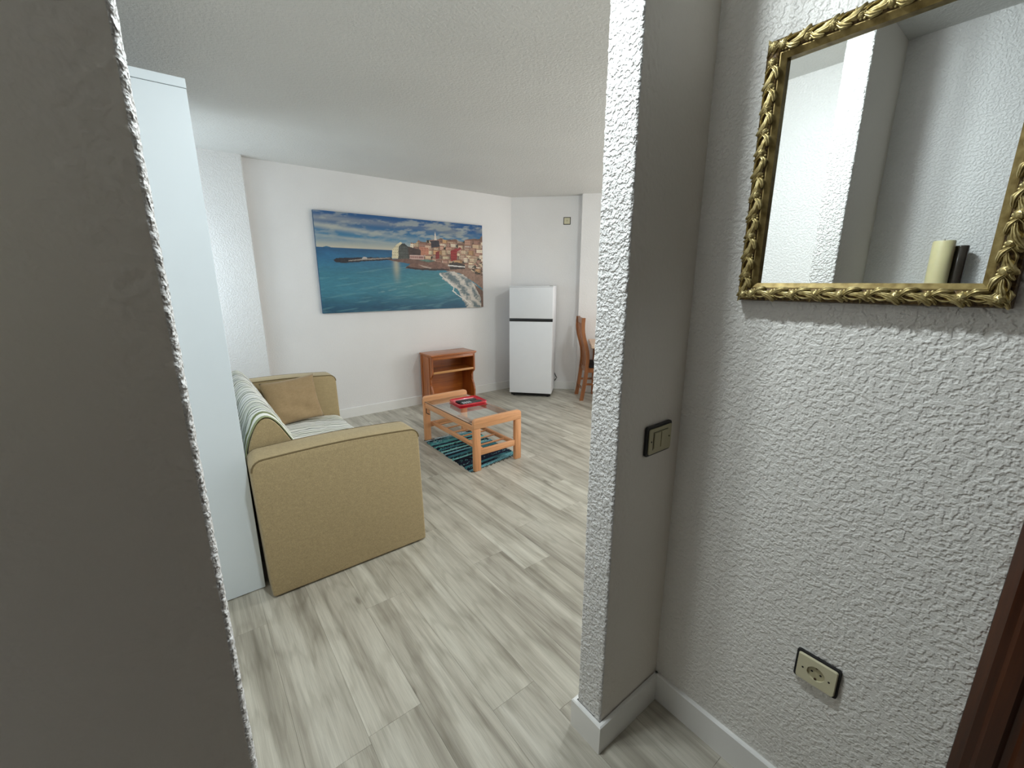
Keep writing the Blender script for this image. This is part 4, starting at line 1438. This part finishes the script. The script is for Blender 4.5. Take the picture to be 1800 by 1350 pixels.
# ------------------------------------------------------------------ light switch on the partition
sw = empty('light_switch', (1.054, PY0 - 0.0027, 1.034), 0, 'double ivory light switch with black surround on the shaded partition face', 'switch')
G().prism([(a, b_) for a, b_ in rrect(0.0615, 0.0455, 0.008)], 'y', -0.006, 0.0024, 0.001, 1).obj('surround', mt_black, sw)
G().prism([(a + 0.001, b_ - 0.001) for a, b_ in rrect(0.0545, 0.0385, 0.006)], 'y', -0.0105, -0.0062, 0.0015, 2).obj('plate', mt_ivory_d, sw)
for x in (-0.017, 0.017):
    G().box(x - 0.0155, x + 0.0155, -0.0135, -0.0106, -0.024, 0.024, 0.002).obj('rocker', mt_ivory_d, sw)
G().box(-0.0355, -0.0345, -0.0112, -0.0106, -0.027, 0.027).box(-0.0355, 0.0355, -0.0112, -0.0106, 0.0255, 0.0268).obj('joint_line', mt_dark, sw)
for x in (-0.044, 0.044):
    G().cyl((x, -0.0104, 0), (x, -0.0114, 0), 0.0024, seg=10).obj('screw', mt_dark, sw)

# ------------------------------------------------------------------ wall socket low on the hall wall
sk_ = empty('wall_socket', (RX - 0.002, 0.2205, 0.4935), R(-90), 'ivory power socket with dark rim set low on the hall wall', 'socket')
# local: x = -world y ... seen from the hall, z up, -y = off the wall
g = G().prism([(a, b_) for a, b_ in rrect(0.0485, 0.0425, 0.007)], 'y', -0.006, 0.0018, 0.001, 1)
g.obj('rim', mt_dark, sk_)
ring = [(0.0195 * math.cos(2 * math.pi * k / 28), 0.0195 * math.sin(2 * math.pi * k / 28)) for k in range(28)]
out = rrect(0.0435, 0.0375, 0.006, 7)
V, F = [], []
# plate with a round hole: bridge outer outline and hole (both 28 points)
order = sorted(range(28), key=lambda k: math.atan2(out[k][1], out[k][0]) % (2 * math.pi))
out = [out[k] for k in order]
for z in (-0.0062, -0.0125):
    inset = 1.0 if z > -0.01 else 0.96
    V += [(a * inset, z, b_ * inset) for a, b_ in out]
V += [(a, -0.0125, b_) for a, b_ in ring] + [(a * 0.97, -0.0025, b_ * 0.97) for a, b_ in ring]
for k in range(28):
    k2 = (k + 1) % 28
    F += [(k, k2, 28 + k2, 28 + k), (28 + k, 28 + k2, 56 + k2, 56 + k), (56 + k, 56 + k2, 84 + k2, 84 + k)]
o = pyd('plate', V, F, mt_ivory, sk_)
b = bmesh.new(); b.from_mesh(o.data); bmesh.ops.recalc_face_normals(b, faces=b.faces); b.to_mesh(o.data); b.free()
G().cyl((0, -0.0062, 0), (0, -0.0075, 0), 0.0188, seg=28).obj('well', mt_ivory_d, sk_)
for x in (-0.0095, 0.0095):
    G().cyl((x, -0.0072, 0), (x, -0.0079, 0), 0.0026, seg=12).obj('pin_hole', mt_dark, sk_)
for z in (-0.0165, 0.0165):
    G().box(-0.0025, 0.0025, -0.0115, -0.0074, z - 0.0018, z + 0.0018, 0.0006, 1).obj('earth_clip', mt_bracket, sk_)
for x in (-0.0290, 0.0290):
    G().cyl((x, -0.0120, 0), (x, -0.0132, 0), 0.0024, seg=10).obj('screw', mt_dark, sk_)

# ------------------------------------------------------------------ shelf with candle on the hall's left wall (seen in the mirror)
sh = empty('wall_shelf', (LX, 0.39, 1.405), 0, 'small white shelf on the left hall wall below the candle, facing the mirror', 'shelf')
G().box(0.0, 0.150, -0.15, 0.15, -0.022, 0, 0.003).obj('board', mt_ward, sh)
for y in (-0.09, 0.09):
    G().prism([(0.0, -0.0225), (0.11, -0.0225), (0.0, -0.12)], 'y', y - 0.008, y + 0.008, 0.001, 1).obj('bracket', mt_ward, sh)
ca = empty('pillar_candle', (-0.385, 0.385, 1.405), 0, 'thick cream pillar candle reflected in the lower part of the mirror', 'candle')
prof = [(0, 0), (0.037, 0), (0.038, 0.003), (0.038, 0.247), (0.036, 0.252), (0.030, 0.252), (0.022, 0.244), (0, 0.242)]
G().lathe(prof, 32).obj('wax', mt_candle, ca, True)
G().cyl((0, 0, 0.241), (0.002, 0, 0.258), 0.0016, seg=8).obj('wick', mt_wick, ca)
jr = empty('dark_band_prop', (-0.418, 0.330, 1.405), 0, 'dark glossy cylinder vase added as the shaded glass side beside the cream candle', 'prop')  # cylinder added in place of the dark shaded band beside the candle
prof = [(0, 0), (0.022, 0), (0.024, 0.003), (0.024, 0.226), (0.022, 0.230), (0.019, 0.226), (0.019, 0.01), (0, 0.008)]
G().lathe(prof, 28).obj('body', mt_smoked, jr, True)

S.cycles.max_bounces = 10
S.cycles.diffuse_bounces = 6
S.cycles.glossy_bounces = 6
S.cycles.transmission_bounces = 8
S.cycles.sample_clamp_indirect = 6
S.cycles.caustics_reflective = False
S.cycles.use_denoising = True
